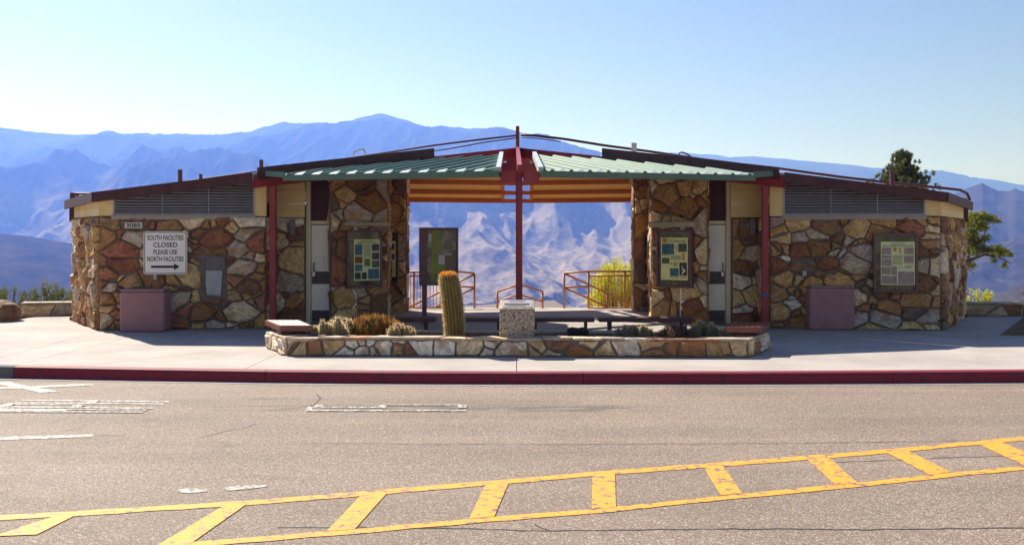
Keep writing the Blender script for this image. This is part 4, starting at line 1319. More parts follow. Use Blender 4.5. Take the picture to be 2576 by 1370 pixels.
def rounded(a0, a1, b0, b1, r, n=5):
    pts = []
    for cx_, cy_, t0 in ((a1 - r, b0 + r, -90), (a1 - r, b1 - r, 0), (a0 + r, b1 - r, 90), (a0 + r, b0 + r, 180)):
        for i in range(n + 1):
            t = math.radians(t0 + 90 * i / n); pts.append((cx_ + r * math.cos(t), cy_ + r * math.sin(t)))
    return pts


# closed sign
c_ = .155
sa, sb = FfL.px(361, 690, c_); sa1, sb1 = FfL.px(470.5, 582, c_)
SG = empty('facility_sign', FfL.P((sa + sa1) / 2, sb, c_), 'white SOUTH FACILITIES CLOSED sign with a black arrow on the left wall', 'sign')
MB().fprism(FfL, rounded(sa, sa1, sb, sb1, .045), c_ - .006, c_).build('panel', MT['sign_white'], SG)
o_, i_ = rounded(sa + .014, sa1 - .014, sb + .014, sb1 - .014, .036), rounded(sa + .026, sa1 - .026, sb + .026, sb1 - .026, .028)
m = MB(); n = len(o_)
m.v = [FfL.P(a, b, c_ + .0015) for a, b in o_] + [FfL.P(a, b, c_ + .0015) for a, b in i_]
m.f = [(i, (i + 1) % n, n + (i + 1) % n, n + i) for i in range(n)]
m.build('border', MT['sign_black'], SG)
sw, sh, sc_ = sa1 - sa, sb1 - sb, (sa + sa1) / 2


def SGy(y): return sb + sh * (1 - (y - 270) / (1135 - 270))


text(FfL, 'SOUTH FACILITIES', sc_, SGy(396), sh * 100 / 865, c_ + .002, MT['sign_black'], SG, fit=sw * 725 / 870)
text(FfL, 'CLOSED', sc_, SGy(540), sh * 96 / 865, c_ + .002, MT['sign_black'], SG, fit=sw * 485 / 870)
text(FfL, 'PLEASE USE', sc_, SGy(684), sh * 96 / 865, c_ + .002, MT['sign_black'], SG, fit=sw * 475 / 870)
text(FfL, 'NORTH FACILITIES', sc_, SGy(826), sh * 95 / 865, c_ + .002, MT['sign_black'], SG, fit=sw * 730 / 870)
ay = SGy(982); ux = lambda x: sa + sw * (x - 535) / 870
m = MB(); pts = [(ux(683), ay - .021), (ux(1142), ay - .022), (ux(1142), ay - .062), (ux(1255), ay), (ux(1142), ay + .062), (ux(1142), ay + .022), (ux(683), ay + .021)]
m.v = [FfL.P(a, b, c_ + .002) for a, b in pts]; m.f = [tuple(range(7))]; m.build('arrow', MT['sign_black'], SG)
pa, pb = FfL.px(388, 703, .06); pa2, _ = FfL.px(396, 703, .06)
MB().fbox(FfL, pa, pa2, pb, sb1 - .1, .03, c_ - .0065).build('bracket', MT['vent_metal'], SG)

# number plate
na, nb = FfL.px(313.5, 574, .135); na1, nb1 = FfL.px(357, 559, .135)
NP = empty('number_plate', FfL.P(na, nb, .135), 'small white plate reading 3085 below the left louvre', 'number plate')
MB().fbox(FfL, na, na1, nb, nb1, .03, .135).build('plate', MT['plate_white'], NP)
text(FfL, '3085', (na + na1) / 2, (nb + nb1) / 2, (nb1 - nb) * .70, .1375, MT['sign_black'], NP, fit=(na1 - na) * .83, name='digits')

# ------------------------------------------------------------------ display cases
def glassy(name, c1, c2):
    m, nt, b = nodes_of(name)
    N, L = nt.nodes.new, nt.links.new
    geo = N('ShaderNodeNewGeometry'); nz = N('ShaderNodeTexNoise'); nz.inputs['Scale'].default_value = 4.5; nz.inputs['Detail'].default_value = 5
    L(geo.outputs['Position'], nz.inputs['Vector'])
    rp = N('ShaderNodeValToRGB'); rp.color_ramp.elements[0].position = .48; rp.color_ramp.elements[1].position = .62
    rp.color_ramp.elements[0].color = (*c1, 1); rp.color_ramp.elements[1].color = (*c2, 1)
    L(nz.outputs['Fac'], rp.inputs[0]); L(rp.outputs[0], b.inputs['Base Color'])
    b.inputs['Roughness'].default_value = .12; b.inputs['Specular IOR Level'].default_value = .6
    MT[name] = m


glassy('case_back', (.022, .020, .008), (.10, .095, .04))  # tree reflections in the glass are put into this mottled colour
glassy('case_back_dull', (.075, .055, .045), (.27, .21, .16))


def case(F, fx0, fx1, fy0, fy1, px0, px1, py0, py1, c, label, paper, items, titles=(), fw=.045, amax=None):
    a0, b0 = F.px(fx0, fy1, c); a1, b1 = F.px(fx1, fy0, c)
    if amax is not None: a0, a1 = max(a0, amax[0]), min(a1, amax[1])
    T = empty('display_case', F.P((a0 + a1) / 2, b0, c), label, 'display case')
    MB().fbox(F, a0 + fw, a1 - fw, b0 + fw, b1 - fw, .03, c - .03).build('backing', MT['case_back'], T)
    for q in ((a0, a1, b1 - fw, b1), (a0, a1, b0, b0 + fw), (a0, a0 + fw, b0 + fw + .001, b1 - fw - .001), (a1 - fw, a1, b0 + fw + .001, b1 - fw - .001)):
        MB().fbox(F, *q, .02, c).build('frame', MT['case_frame'], T, bevel=.006)
    p0, q0 = F.px(px0, py1, c - .02); p1, q1 = F.px(px1, py0, c - .02)
    p0, p1 = max(p0, a0 + fw + .001), min(p1, a1 - fw - .001)
    pp = MB().fbox(F, p0, p1, q0, q1, c - .029, c - .022).build('poster', MT[paper], T)
    U = lambda u: p0 + (p1 - p0) * u
    V = lambda v: q1 + (q0 - q1) * v
    for k, (u0, v0, u1, v1, mt, nm) in enumerate(items):
        m = MB(); cc = c - .0205 + .0003 * (k % 3)
        m.v = [F.P(U(u0), V(v1), cc), F.P(U(u1), V(v1), cc), F.P(U(u1), V(v0), cc), F.P(U(u0), V(v0), cc)]; m.f = [(0, 1, 2, 3)]
        m.build(nm, MT[mt], pp)
    for body, u, v, h, w, mt in titles:
        text(F, body, U(u), V(v), (q1 - q0) * h, c - .020, MT[mt], pp, fit=(p1 - p0) * w)
    return T, pp, U, V


def lines(u0, v0, u1, v1, n):
    st = (v1 - v0) / n
    return [(u0, v0 + i * st, u1 - (.05 * (u1 - u0) if i % 3 == 2 else 0), v0 + i * st + st * .5, 'print_grey', 'text_line') for i in range(n)]


ph = 'picture'
case(FpL, 872.5, 962, 579, 724, 890, 957, 601.5, 706, .16, 'brown framed poster case with dark pictures on the left pillar', 'paper_aged',
     [(.04, .12, .32, .385, 'photo_blue', ph), (.04, .42, .32, .58, 'photo_rust', ph), (.04, .61, .32, .77, 'photo_blue', ph), (.04, .80, .26, .965, 'photo_dark', ph), (.30, .80, .49, .965, 'photo_dark', ph),
      (.54, .72, .96, .965, 'photo_blue', ph), (.69, .12, .97, .285, 'photo_dark', ph), (.69, .325, .97, .49, 'photo_dark', ph), (.69, .52, .97, .685, 'photo_green', ph), (.40, .47, .62, .65, 'map_green', ph)]
     + lines(.37, .13, .65, .43, 13) + [(.24, .03, .76, .045, 'print_green', 'text_line'), (.14, .075, .88, .095, 'print_green', 'text_line')])
T_, pp_, U_, V_ = case(FpR, 1649.5, 1739, 578, 722, 1662, 1729.5, 597.5, 703, .16, 'poster case with lake pictures and a white bird on the right pillar', 'paper',
     [(.04, .145, .49, .395, 'photo_blue', ph), (.65, .14, .96, .335, 'photo_green', ph), (.04, .48, .32, .615, 'photo_green', ph), (.34, .725, .66, .915, 'photo_blue', ph), (.69, .585, .97, .895, 'photo_dark', ph),
      (.05, .02, .24, .12, 'print_orange', 'emblem'), (.80, .36, .88, .53, 'print_orange', 'emblem'), (.56, .30, .61, .33, 'print_orange', 'emblem'), (.37, .59, .42, .64, 'print_orange', 'emblem'), (.34, .925, .38, .955, 'print_orange', 'emblem'), (.04, .40, .08, .43, 'print_orange', 'emblem'), (.09, .93, .13, .96, 'print_orange', 'emblem')]
     + lines(.36, .42, .76, .53, 6) + lines(.46, .57, .63, .69, 7) + lines(.10, .40, .34, .44, 2) + lines(.42, .935, .66, .97, 2) + lines(.72, .92, .96, .96, 2) + lines(.54, .19, .62, .28, 5),
     [('Enjoy', .42, .045, .035, .24, 'print_grey'), ('COOL DESERT LAKES', .60, .088, .045, .64, 'print_green')])
cb = .16 - .019
m = MB(); bird = [(.78, .66), (.80, .655), (.805, .71), (.86, .735), (.92, .775), (.90, .79), (.84, .775), (.80, .76), (.785, .72)]
m.v = [FpR.P(U_(u), V_(v), cb) for u, v in bird]; m.f = [tuple(range(len(bird)))]
bird2 = [(u, 1.556 - v) for u, v in bird]
k_ = len(m.v); m.v += [FpR.P(U_(u), V_(v - .02 + .02), cb) for u, v in bird2[::-1]]; m.f.append(tuple(range(k_, k_ + len(bird2))))
m.build('bird_picture', MT['sign_white'], pp_)
case(FfR, 2197, 2309, 586, 735, 2215, 2301, 608, 716, .16, 'poster case about an abundant resource on the right front wall', 'paper_aged',
     [(.02, .13, .31, .29, 'photo_pink', ph), (.02, .31, .31, .385, 'photo_pink', ph), (.02, .40, .31, .56, 'photo_pink', ph), (.02, .58, .29, .755, 'photo_pink', ph), (.31, .57, .47, .77, 'photo_pink', ph), (.02, .79, .47, .975, 'photo_pink', ph),
      (.51, .69, .97, .985, 'photo_pink', ph), (.68, .13, .96, .29, 'photo_pink', ph), (.68, .32, .96, .49, 'photo_pink', ph), (.36, .13, .46, .23, 'print_orange', 'emblem'), (.545, .13, .59, .28, 'print_orange', 'emblem')]
     + lines(.34, .31, .65, .43, 9) + lines(.34, .445, .64, .53, 6) + lines(.53, .54, .63, .55, 1) + lines(.52, .59, .64, .62, 2) + lines(.71, .545, .9, .62, 6),
     [("Using Arizona's", .50, .042, .045, .38, 'print_green'), ('MOST ABUNDANT RESOURCE', .50, .092, .040, .86, 'print_green')])
case(FqL, 974, 1001.5, 584, 712, 974, 995, 606, 696, .12, 'partly hidden poster case deeper inside the left side of the breezeway', 'paper',
     [(.30, .08, .80, .24, 'photo_dark', ph), (.34, .36, .84, .51, 'photo_blue', ph), (.05, .57, .46, .9, 'photo_dark', ph), (.68, .72, .78, .92, 'print_orange', 'emblem')], fw=.04)
case(FqR, 1617, 1660, 583, 707, 1627, 1665, 601, 698, .12, 'partly hidden poster case deeper inside the right side of the breezeway', 'paper_aged',
     [(.05, .2, .45, .30, 'photo_pink', ph), (.05, .38, .45, .53, 'photo_pink', ph), (.08, .80, .5, .93, 'photo_dark', ph)], fw=.04, amax=(0.0, FqR.w - .02))

# free-standing bulletin board
BD = 20.5
FB = Fr((W(1056, 0, BD).x, BD - .1), (W(1056, 0, BD).x + .76, BD - .1 + .11))
b0, b1 = .755, 1.90
BB = empty('bulletin_board', FB.P(.1, 0, -.05), 'free-standing map board on one mauve post in the breezeway', 'bulletin board')
MB().fbox(FB, 0, FB.w, b0, b1, -.15, -.02).build('cabinet', MT['case_frame'], BB, bevel=.006)
for q in ((0, FB.w, b1 - .055, b1), (0, FB.w, b0, b0 + .04), (0, .15, b0 + .041, b1 - .056), (FB.w - .045, FB.w, b0 + .041, b1 - .056)):
    MB().fbox(FB, *q, -.0195, .03).build('frame', MT['case_frame'], BB, bevel=.006)
MB().fbox(FB, .151, FB.w - .046, b0 + .042, b1 - .057, -.0195, -.012).build('backing', MT['case_back_dull'], BB)
m = MB(); mp_ = [(.23, b0 + .06), (.50, b0 + .06), (.50, 1.28), (.42, 1.45), (.44, 1.62), (.46, b1 - .06), (.26, b1 - .06), (.25, 1.5)]
m.fprism(FB, mp_, -.011, -.007); m.build('map_sheet', MT['map_green'], BB)
MB().fbox(FB, .375, .50, 1.17, 1.36, -.006, -.003).build('notice', MT['paper_white'], BB)
MB().fbox(FB, .18, .235, 1.62, 1.78, -.0115, -.009).build('notice', MT['paper_white'], BB)
MB().fbox(FB, .51, .64, 1.36, 1.39, -.0115, -.009).build('notice', MT['paper_white'], BB)
MB().fbox(FB, .055, .145, 0, b0, -.13, -.04).build('post', MT['case_frame'], BB)

# ------------------------------------------------------------------ waste bin enclosures
for x0, x1, y0, y1, lb in ((299.5, 413, 727, 835, 'mauve concrete waste enclosure below the closed sign'), (2036, 2150.5, 718.5, 830, 'mauve concrete waste enclosure left of the right display case')):
    D = CH * FPX / (y1 - HZ)
    X0, X1 = (x0 - CX) * D / FPX, (x1 - CX) * D / FPX
    h = (y1 - y0) * D / FPX
    T = empty('waste_enclosure', ((X0 + X1) / 2, D + .2, 0), lb, 'waste bin')
    dp = .40
    w_ = MB(); w_.box(X0, X1, D, D + dp, 0, h - .045); w_.build('body', MT['mauve_concrete'], T, bevel=.045, seg=4)
    MB().box(X0 + .012, X1 - .012, D + .012, D + dp - .012, h - .0445, h).build('lid', MT['mauve_concrete'], T, bevel=.02, seg=3)

# ------------------------------------------------------------------ railings
def rail(name, label, loc, bars, posts, pickets):
    T = empty('railing', loc, label, 'railing')
    for p in bars:
        m = MB(); m.tube(p, .024, 10); m.build('rail_bar', MT['rail_paint'], T, smooth=True)
    for p, q in posts:
        m = MB(); m.tube([p, q], .026, 10); m.build('rail_post', MT['rail_paint'], T, smooth=True)
    for p, q in pickets:
        m = MB(); m.tube([p, q], .009, 6); m.build('picket', MT['rail_paint'], T)


R = lambda x, y, D=25.15: W(x, y, D)
rail('railing', 'left orange railing with pickets, behind the map board', (*G(1100, 775), 0),
     [[R(960, 683), R(1153, 683), R(1193, 687)], [R(960, 693), R(1150, 693)], [R(1193, 689), R(1160, 706), R(1100, 737), R(1030, 772, 24.8)], [R(1150, 720), R(1193, 722)], [R(1193, 724), R(1140, 750), R(1090, 775)], [R(960, 774), R(1150, 774)]],
     [(R(1041, 683), R(1041, 781)), (R(1193, 687), R(1193, 781)), (R(1110, 734), R(1110, 776)), (R(965, 683), R(965, 781)), (R(1150, 684), R(1150, 781))],
     [(R(x, 693), R(x, 774)) for x in np.arange(975, 1150, 8.2) if abs(x - 1041) > 4])
rail('railing', 'right orange railing with pickets, in front of the yellow bush', (*G(1500, 775), 0),
     [[R(1418, 687), R(1480, 682.5), R(1660, 682.5)], [R(1480, 693), R(1660, 693)], [R(1420, 688), R(1480, 715), R(1540, 745), R(1600, 772, 24.8)], [R(1418, 722), R(1480, 720)], [R(1418, 723), R(1480, 750), R(1530, 774)], [R(1480, 774), R(1660, 774)]],
     [(R(1418.5, 687), R(1418.5, 781)), (R(1480, 683), R(1480, 781)), (R(1571, 683), R(1571, 781)), (R(1527, 737), R(1527, 775)), (R(1655, 683), R(1655, 781))],
     [(R(x, 693), R(x, 774)) for x in np.arange(1488, 1650, 8.2) if abs(x - 1571) > 4])
rail('railing', 'low peaked orange stair railing behind the pedestal', (*G(1307, 778), 0),
     [[R(1250.5, 733), R(1307, 715), R(1364.5, 733)], [R(1250.5, 758), R(1307, 741), R(1364.5, 758)]],
     [(R(1250.5, 733), R(1250.5, 781)), (R(1364.5, 733), R(1364.5, 781)), (R(1307, 715), R(1307, 781))], [])
# rear stoop the rails stand on
m = MB(); m.prism([(-4.2, 24.6), (4.6, 24.6), (4.6, 25.35), (-4.2, 25.35)], -.5, -.02); o = m.build('rear_landing', MT['concrete']); tag(o, 'concrete landing at the rear edge of the breezeway', None, None, 'structure')

# ------------------------------------------------------------------ low walls, boulder, rocks
def low_wall(p, q, h, label, seed):
    T = empty('low_wall', ((p[0] + q[0]) / 2, p[1], 0), label, 'low wall')
    F = Fr(p, q)
    b = MB().fbox(F, 0, F.w, -.1, h - .035, -.3, 0).build('wall_body', MT['mortar'], T)
    stones(F, 0, F.w, 0, h - .04, .24, seed, b, proud=.03, gap=.022, ani=1.5)
    Fe1 = Fr(F.P(0, 0, -.3)[:2], p); stones(Fe1, 0, .3, 0, h - .04, .24, seed + 1, b, proud=.03)
    Fe2 = Fr(q, F.P(F.w, 0, -.3)[:2]); stones(Fe2, 0, .3, 0, h - .04, .24, seed + 2, b, proud=.03)
    t = 0; rr = random.Random(seed)
    while t < F.w - .02:
        e = min(F.w, t + rr.uniform(.35, .6))
        if F.w - e < .2: e = F.w
        MB().fbox(F, t + .004, e - .004, h - .04, h + rr.uniform(-.006, .01), -.32, .02 + rr.uniform(0, .02)).build('cap_stone', MT['cap_stone'], b, bevel=.008)
        t = e


low_wall((-10.62, 22.35), (-9.05, 22.75), .285, 'low stone wall left of the building below the green shrubs', 811)
low_wall((9.55, 22.6), (11.02, 22.35), .29, 'low stone wall right of the building below the leaning tree', 821)


def rock(name, c, r, seed, mat, label, cat='rock', flat=0.0):
    bm = bmesh.new()
    bmesh.ops.create_icosphere(bm, subdivisions=3, radius=1)
    co = np.array([v.co for v in bm.verts])
    n = perlin(co[:, 0] * 1.3 + co[:, 2] * .9 + seed, co[:, 1] * 1.3 - co[:, 2] * .7, seed) * .55 + perlin(co[:, 0] * 3.1 + co[:, 2] * 2.0, co[:, 1] * 3.1 + co[:, 2] * 2.2, seed + 1) * .22
    co = co * (1 + n)[:, None]
    co = np.sign(co) * np.abs(co) ** .85
    for v, p in zip(bm.verts, co):
        v.co = (p[0] * r[0], p[1] * r[1], max(p[2], -.6) * r[2])
    me = bpy.data.meshes.new(name); bm.to_mesh(me); bm.free()
    o = finish(name, me, MT[mat], None, c)
    tag(o, label, cat)
    return o


rock('boulder', (*G(8, 806), .16), (.32, .35, .24), 4, 'boulder_stone', 'rounded brown boulder at the left edge beside the low wall', 'boulder')
rock('lava_rock', (W(1453, 0, 15.7).x, 15.7, .22), (.15, .13, .125), 5, 'lava_rock', 'black lava rock in the planter right of the pedestal')
rock('pale_rock', (W(1228, 0, 15.35).x, 15.35, .17), (.17, .13, .075), 6, 'pale_rock', 'pale jagged rock in the planter left of the pedestal')
rock('flat_rock', (W(1368, 0, 15.5).x, 15.5, .17), (.17, .14, .07), 7, 'orange_rock', 'flat orange rock in the planter beside the pedestal')
rock('flat_rock', (W(812, 0, 15.2).x, 15.2, .22), (.13, .1, .07), 8, 'boulder_stone', 'brown wedge of rock in front of the white spined cactus')

# ------------------------------------------------------------------ cacti and succulents
def cactus_body(H, r, ribs, rings, bend, seed, tip=.16):
    rr = random.Random(seed); m = MB(); n = ribs * 4
    cen = lambda t: Vector((bend * t * t, 0, H * t))
    rad = lambda t: r * (.86 + .16 * math.sin(min(1, t * 1.15) * math.pi * .75)) * (1 if t < 1 - tip else math.sqrt(max(0.0, 1 - ((t - (1 - tip)) / tip) ** 2)) * .97 + .03)
    ts = [i / (rings - 1) for i in range(rings)]
    ts = [t ** .9 for t in ts]
    for t in ts:
        for j in range(n):
            a = 2 * math.pi * j / n
            g = [1.0, .93, .86, .93][j % 4]
            m.v.append(tuple(cen(t) + Vector((math.cos(a), math.sin(a), 0)) * rad(t) * g))
    for i in range(rings - 1):
        for j in range(n):
            k = i * n + j; l = i * n + (j + 1) % n
            m.f.append((k, l, l + n, k + n))
    m.f.append(tuple(range((rings - 1) * n, rings * n)))
    return m, cen, rad


def spines(cen, rad, ribs, rows, per, ln, w, seed, droop=0.0):
    rr = random.Random(seed); m = MB()
    for i in range(rows):
        t = (i + .5) / rows
        for k in range(ribs):
            a = 2 * math.pi * k / ribs
            o = cen(t) + Vector((math.cos(a), math.sin(a), 0)) * rad(t) * 1.0
            for _ in range(per):
                d = Vector((math.cos(a) + rr.gauss(0, .5), math.sin(a) + rr.gauss(0, .5), rr.gauss(.15 - droop, .5))).normalized()
                if t > .9: d = (d + Vector((0, 0, .8))).normalized()
                sd = d.cross(Vector((rr.gauss(0, 1), rr.gauss(0, 1), rr.gauss(0, 1)))).normalized() * w
                l = ln * rr.uniform(.6, 1.2)
                m.add([o - sd, o + sd, o + d * l], [(0, 1, 2)])
    return m


BC = empty('barrel_cactus', (W(1143, 0, 15.55).x, 15.55, .12), 'tall leaning barrel cactus with an orange flower crown', 'cactus')
H_, r_ = 1.06, .150
mbd, cen, rad = cactus_body(H_, r_, 19, 34, -.10, 1, .10)
base_ = WLOC[BC.name]
for m_, nm, mt, sm in ((mbd, 'stem', 'cactus_skin', False), (spines(cen, rad, 19, 44, 9, .045, .0018, 2), 'spines', 'spine', False)):
    m_.v = [tuple(Vector(p) + base_) for p in m_.v]
    o = m_.build(nm, MT[mt], BC)
rr = random.Random(9); m = MB()
for i in range(260):
    a, q = rr.uniform(0, 2 * math.pi), math.sqrt(rr.random()) * .125
    c = base_ + cen(1.0) + Vector((math.cos(a) * q, math.sin(a) * q, -.015 - .10 * (q / .125) ** 2 * .5))
    for k in range(2):
        b = rr.uniform(0, 2 * math.pi); d = Vector((math.cos(b) * .7, math.sin(b) * .7, 1)).normalized() * rr.uniform(.03, .06)
        sd = Vector((-math.sin(b), math.cos(b), 0)) * .008
        m.add([c - sd, c + sd, c + d + sd * .6, c + d - sd * .6], [(0, 1, 2, 3)])
m.build('flowers', MT['blossom'], BC)


def clump(label, spots, seed, skin, spn, D, stemr=.045, ln=.035, per=6):
    """colony of short ribbed stems; spots: photo x, top y"""
    xs = [s[0] for s in spots]
    c = W(sum(xs) / len(xs), 0, D)
    T = empty('cactus_clump', (c.x, D, .1), label, 'cactus')
    rr = random.Random(seed)
    mb1, c1, r1 = cactus_body(1, .28, 10, 9, 0, seed, .35)
    mb1.f = mb1.f
    sp1 = spines(c1, r1, 10, 12, per, .17, .008, seed + 1)
    st = sp = None
    for x, y in spots:
        d = D + rr.uniform(-.18, .18)
        top = CH - (y - HZ) * d / FPX
        h = max(.10, top - .08)
        p = W(x, 0, d); loc = (p.x, d, .08)
        wdt = stemr / .28 * rr.uniform(.85, 1.25)
        if st is None:
            me = bpy.data.meshes.new('stem'); me.from_pydata(mb1.v, [], mb1.f); st = finish('stem', me, MT[skin], T, loc)
            me = bpy.data.meshes.new('spines'); me.from_pydata(sp1.v, [], sp1.f); sp = finish('spines', me, MT[spn], st, loc)
            st.scale = (wdt, wdt, h)
        else:
            o = share(st, 'stem', loc, T, rr.uniform(0, 6), (wdt, wdt, h))
            share(sp, 'spines', loc, o)
    return T


def spots(x0, x1, y0, y1, n, seed):
    rr = random.Random(seed); res = []
    for i in range(n):
        u = rr.random(); x = x0 + (x1 - x0) * u
        dome = 1 - (2 * u - 1) ** 2 * .75
        res.append((x, y1 + (y0 - y1) * dome * rr.uniform(.35, 1.0)))
    return res


clump('white spined cactus colony beside the left bench', [(793, 820), (803, 822), (811, 806), (822, 812), (829, 815), (838, 806), (849, 798), (859, 812), (866, 801), (878, 803), (884, 809), (872, 816), (846, 818), (856, 822), (836, 826), (868, 826), (880, 824), (824, 828)], 31, 'cactus_grey', 'spine_pale', 15.45, .05)
clump('yellow spined cactus colony right of the dry grassy plant', spots(972, 1040, 812, 832, 24, 32), 33, 'cactus_grey', 'spine', 15.3, .042)
clump('dark cactus colony in the shaded middle right of the planter', spots(1545, 1640, 812, 832, 30, 34), 35, 'cactus_grey', 'spine', 15.5, .042, per=3)
clump('dark cactus colony next to the right slatted bench', spots(1735, 1802, 803, 830, 22, 36), 37, 'cactus_grey', 'spine', 15.6, .045, per=3)


def blades(name, label, x0, x1, ytop, D, n, seed, mats, lmin, lmax, w, depth=.3, cat='plant'):
    c = W((x0 + x1) / 2, 0, D); hw_ = (x1 - x0) / 2 * D / FPX
    T = empty(name, (c.x, D, .1), label, cat)
    topz = CH - (ytop - HZ) * D / FPX
    rr = random.Random(seed)
    for q, (mt, share_) in enumerate(mats):
        m = MB()
        for i in range(int(n * share_)):
            u = rr.uniform(-1, 1); v = rr.uniform(-1, 1)
            if u * u + v * v > 1: continue
            dome = math.sqrt(max(0, 1 - u * u * .92 - v * v * .6))
            tz = .12 + (topz - .12) * dome * rr.uniform(.45, 1.02)
            l = rr.uniform(lmin, lmax)
            lean = Vector((u * .45 + rr.gauss(0, .25), v * .3 + rr.gauss(0, .25), 1)).normalized()
            tip = Vector((c.x + u * hw_, D + v * depth, tz)); root = tip - lean * l
            sd = lean.cross(Vector((rr.gauss(0, 1), rr.gauss(0, 1), 0.1))).normalized() * w * rr.uniform(.6, 1.2)
            mid = root.lerp(tip, .5) + Vector((rr.gauss(0, .01), rr.gauss(0, .01), 0))
            m.add([root - sd * .6, root + sd * .6, mid + sd, mid - sd, tip], [(0, 1, 2, 3), (3, 2, 4)])
        o = m.build('leaves', MT[mt], T); o['kind'] = 'stuff'
    return T


blades('dry_succulent', 'bushy orange-brown pointed leaved plant in the left planter', 852, 1030, 783, 15.6, 3300, 5, [('dry_blade', .8), ('green_blade', .2)], .10, .2, .011, .32)
blades('agave_clump', 'low purplish pointed succulent clump in the right planter', 1648, 1752, 806, 15.45, 520, 6, [('purple_blade', .85), ('dry_blade', .15)], .12, .2, .018, .25)

# ------------------------------------------------------------------ trees and shrubs
def leaf_cloud(m, c, r, n, size, rr, squash=1.0, up=.2):
    c = Vector(c)
    for i in range(n):
        d = Vector((rr.gauss(0, 1), rr.gauss(0, 1), rr.gauss(0, 1))).normalized() * (rr.random() ** .45) * r
        p = c + Vector((d.x, d.y, d.z * squash))
        a = Vector((rr.gauss(0, 1), rr.gauss(0, 1), rr.gauss(up, 1))).normalized()
        b = a.cross(Vector((rr.gauss(0, 1), rr.gauss(0, 1), rr.gauss(0, 1)))).normalized()
        l, w = size * rr.uniform(.6, 1.3), size * rr.uniform(.22, .4)
        m.add([p - b * w, p + a * l * .5 - b * w * .2, p + a * l, p + a * l * .5 + b * w], [(0, 1, 2, 3)])


def shrub(name, label, x0, x1, ytop, ybase, D, seed, mat, n, size, cat='shrub', depth=.6, wisp=10):
    rr = random.Random(seed)
    c = W((x0 + x1) / 2, ybase, D); hw_ = (x1 - x0) / 2 * D / FPX; H = (ybase - ytop) * D / FPX
    zb = min(c.z, 0) - .5
    T = empty(name, (c.x, D, zb), label, cat)
    st, fl = MB(), MB()
    tips = []
    for i in range(wisp):
        u = rr.uniform(-1, 1)
        dome = math.sqrt(max(.05, 1 - u * u * .85))
        tip = Vector((c.x + u * hw_, D + rr.uniform(-1, 1) * depth, c.z + H * dome * rr.uniform(.55, 1.0)))
        root = Vector((c.x + u * hw_ * .3, D, zb))
        mid = root.lerp(tip, .55) + Vector((rr.gauss(0, .06), rr.gauss(0, .06), rr.uniform(0, .1)))
        st.tube([root, mid, tip], [.018, .012, .003], 5)
        tips.append((root, mid, tip))
    k = n // len(tips)
    for root, mid, tip in tips:
        for t in (.35, .6, .85, 1.0):
            p = mid.lerp(tip, (t - .3) / .7)
            leaf_cloud(fl, p, min(hw_, H) * (.34 - .2 * t), k // 4, size, rr, 1.2, .8)
    st.build('stems', MT['bark'], T); o = fl.build('foliage', MT[mat], T); o['kind'] = 'stuff'
    return T


shrub('bush', 'sunlit yellow-green bush behind the right railing', 1482, 1625, 652, 800, 28.0, 3, 'leaf_yellow', 16000, .06, 'bush', .9, 60)
shrub('shrub', 'olive green shrub behind the left low wall', 70, 190, 702, 780, 25.2, 4, 'leaf_olive', 5200, .05, 'shrub', .5, 40)
shrub('shrub', 'grey-green shrub behind the boulder at the left edge', -40, 62, 718, 800, 24.4, 5, 'leaf_olive', 5000, .05, 'shrub', .5, 36)
shrub('shrub', 'pale yellow feathery plant behind the right low wall', 2428, 2500, 728, 775, 24.0, 6, 'leaf_yellow', 1500, .05, 'shrub', .3, 22)
shrub('shrub', 'small green shrub at the far right edge of the photo', 2556, 2640, 735, 800, 22.5, 7, 'leaf_tree', 2200, .045, 'shrub', .3, 24)
for i, (x, y, D, s) in enumerate(((20, 812, 21.2, .28), (48, 806, 21.6, .18))):
    pass

# pine behind the right roof
PT = empty('pine_tree', (W(2268, 0, 38).x, 38, -2.6), 'dark pine tree rising behind the right roof', 'tree')
rr = random.Random(12)
px_ = W(2268, 390, 38)
m = MB(); m.tube([(px_.x, 38, -2.6), (px_.x + .03, 38, 1.0), (px_.x - .02, 38, 3.2), (px_.x, 38, px_.z - .1)], [.16, .12, .06, .015], 8); m.build('trunk', MT['bark'], PT)
br, nd = MB(), MB()
z = -.6
while z < px_.z - .15:
    f = (px_.z - z) / (px_.z + .6)
    reach = .05 + 2.75 * f ** .95
    for k in range(9 if f > .15 else 5):
        a = rr.uniform(0, 2 * math.pi); L_ = reach * rr.uniform(.55, 1.1)
        p0 = Vector((px_.x, 38, z)); p1 = p0 + Vector((math.cos(a) * L_ * .6, math.sin(a) * L_ * .6, L_ * .16)); p2 = p0 + Vector((math.cos(a) * L_, math.sin(a) * L_, L_ * .6 + .10))
        br.tube([p0, p1, p2], [.022, .014, .006], 5)
        for s in range(7):
            t = .35 + .65 * s / 6
            q = p0.lerp(p1, t * 2) if t < .5 else p1.lerp(p2, t * 2 - 1)
            sub = q + Vector((rr.gauss(0, .09), rr.gauss(0, .09), rr.uniform(0, .14)))
            for n_ in range(34):
                d = Vector((rr.gauss(0, .6), rr.gauss(0, .6), rr.uniform(.1, 1.5))).normalized() * rr.uniform(.07, .14)
                o_ = sub + Vector((rr.gauss(0, .025), rr.gauss(0, .025), rr.uniform(-.03, .1)))
                sd = d.cross(Vector((rr.gauss(0, 1), rr.gauss(0, 1), .1))).normalized() * .017
                nd.add([o_ - sd, o_ + sd, o_ + d], [(0, 1, 2)])
    z += rr.uniform(.16, .26)
br.build('branches', MT['bark'], PT); o = nd.build('crown', MT['needles'], PT); o['kind'] = 'stuff'

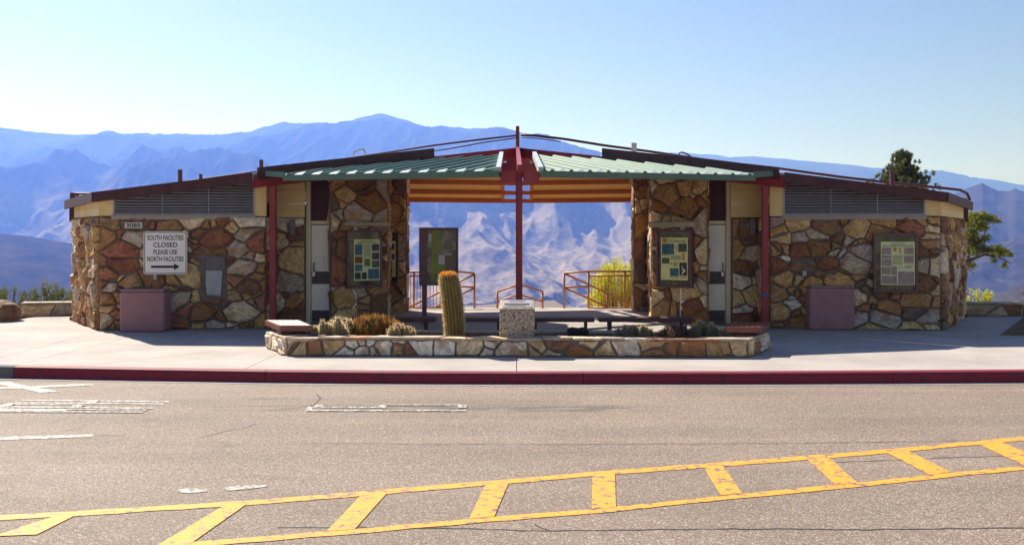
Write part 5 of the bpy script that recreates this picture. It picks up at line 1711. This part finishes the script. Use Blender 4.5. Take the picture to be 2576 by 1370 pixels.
# leaning tree right of the building
LT_D = 25.5
Lt = lambda x, y, dd=0: W(x, y, LT_D + dd)
LT = empty('leaning_tree', (Lt(2405, 0).x, LT_D, -1.0), 'small twisted tree leaning out past the right wall', 'tree')
limb = MB()
paths = [([(2400, 830), (2408, 740), (2418, 690), (2428, 660), (2436, 640)], .07, .045), ([(2436, 640), (2452, 615), (2468, 602), (2476, 588), (2480, 566)], .04, .012), ([(2428, 655), (2450, 650), (2476, 640), (2505, 645), (2530, 655), (2541, 664)], .04, .008),
         ([(2452, 615), (2448, 590), (2450, 560), (2462, 540)], .025, .006), ([(2476, 640), (2492, 630), (2512, 628), (2528, 632)], .02, .006), ([(2530, 655), (2527, 668), (2520, 674)], .014, .004), ([(2505, 645), (2540, 640), (2560, 634)], .014, .003),
         ([(2436, 640), (2432, 600), (2436, 565)], .03, .008), ([(2480, 566), (2500, 552), (2508, 548)], .012, .004), ([(2512, 628), (2545, 612), (2556, 600)], .008, .002), ([(2541, 664), (2560, 652), (2570, 655)], .007, .002), ([(2428, 672), (2440, 680), (2450, 690)], .012, .004)]
for p, r0, r1 in paths:
    n = len(p)
    limb.tube([Lt(x, y, random.Random(x).uniform(-.15, .15)) for x, y in p], [r0 + (r1 - r0) * i / (n - 1) for i in range(n)], 7)
limb.build('trunk', MT['bark'], LT, smooth=True)
fl = MB(); rr = random.Random(77)
for x, y, r, n in ((2446, 545, .16, 260), (2470, 545, .16, 240), (2492, 551, .14, 200), (2507, 556, .09, 110), (2452, 572, .2, 330), (2436, 590, .2, 300), (2474, 572, .13, 150), (2440, 625, .2, 260), (2455, 634, .16, 180), (2470, 628, .14, 150),
                   (2486, 628, .13, 150), (2508, 626, .13, 170), (2526, 632, .10, 130), (2538, 641, .08, 80), (2430, 655, .15, 170), (2524, 668, .08, 70), (2500, 655, .09, 60), (2435, 560, .16, 200), (2460, 560, .2, 260), (2445, 605, .2, 260), (2462, 610, .16, 160), (2495, 640, .14, 140), (2440, 668, .14, 140), (2480, 600, .12, 110), (2516, 640, .12, 120)):
    leaf_cloud(fl, Lt(x, y, rr.uniform(-.2, .2)), r * 1.1, int(n * 1.9), .062, rr, .75, .6)
o = fl.build('crown', MT['leaf_tree'], LT); o['kind'] = 'stuff'

# ------------------------------------------------------------------ air
hz = MB(); hz.box(-16000, 16000, -60, 14200, -620, 960)
m, nt, b = nodes_of('haze_air')
nt.nodes.remove(b)
pv = nt.nodes.new('ShaderNodeVolumePrincipled')
pv.inputs['Color'].default_value = (.125, .25, 1.0, 1)
pv.inputs['Density'].default_value = 2.1e-4
pv.inputs['Absorption Color'].default_value = (1, 1, 1, 1)      # scatters only, like clear air
pv.inputs['Anisotropy'].default_value = 0.38
nt.links.new(pv.outputs[0], nt.nodes['Material Output'].inputs['Volume'])
o = hz.build('haze', m, centre=False); tag(o, 'thin blue haze in the air over the valley', None, None, 'stuff')
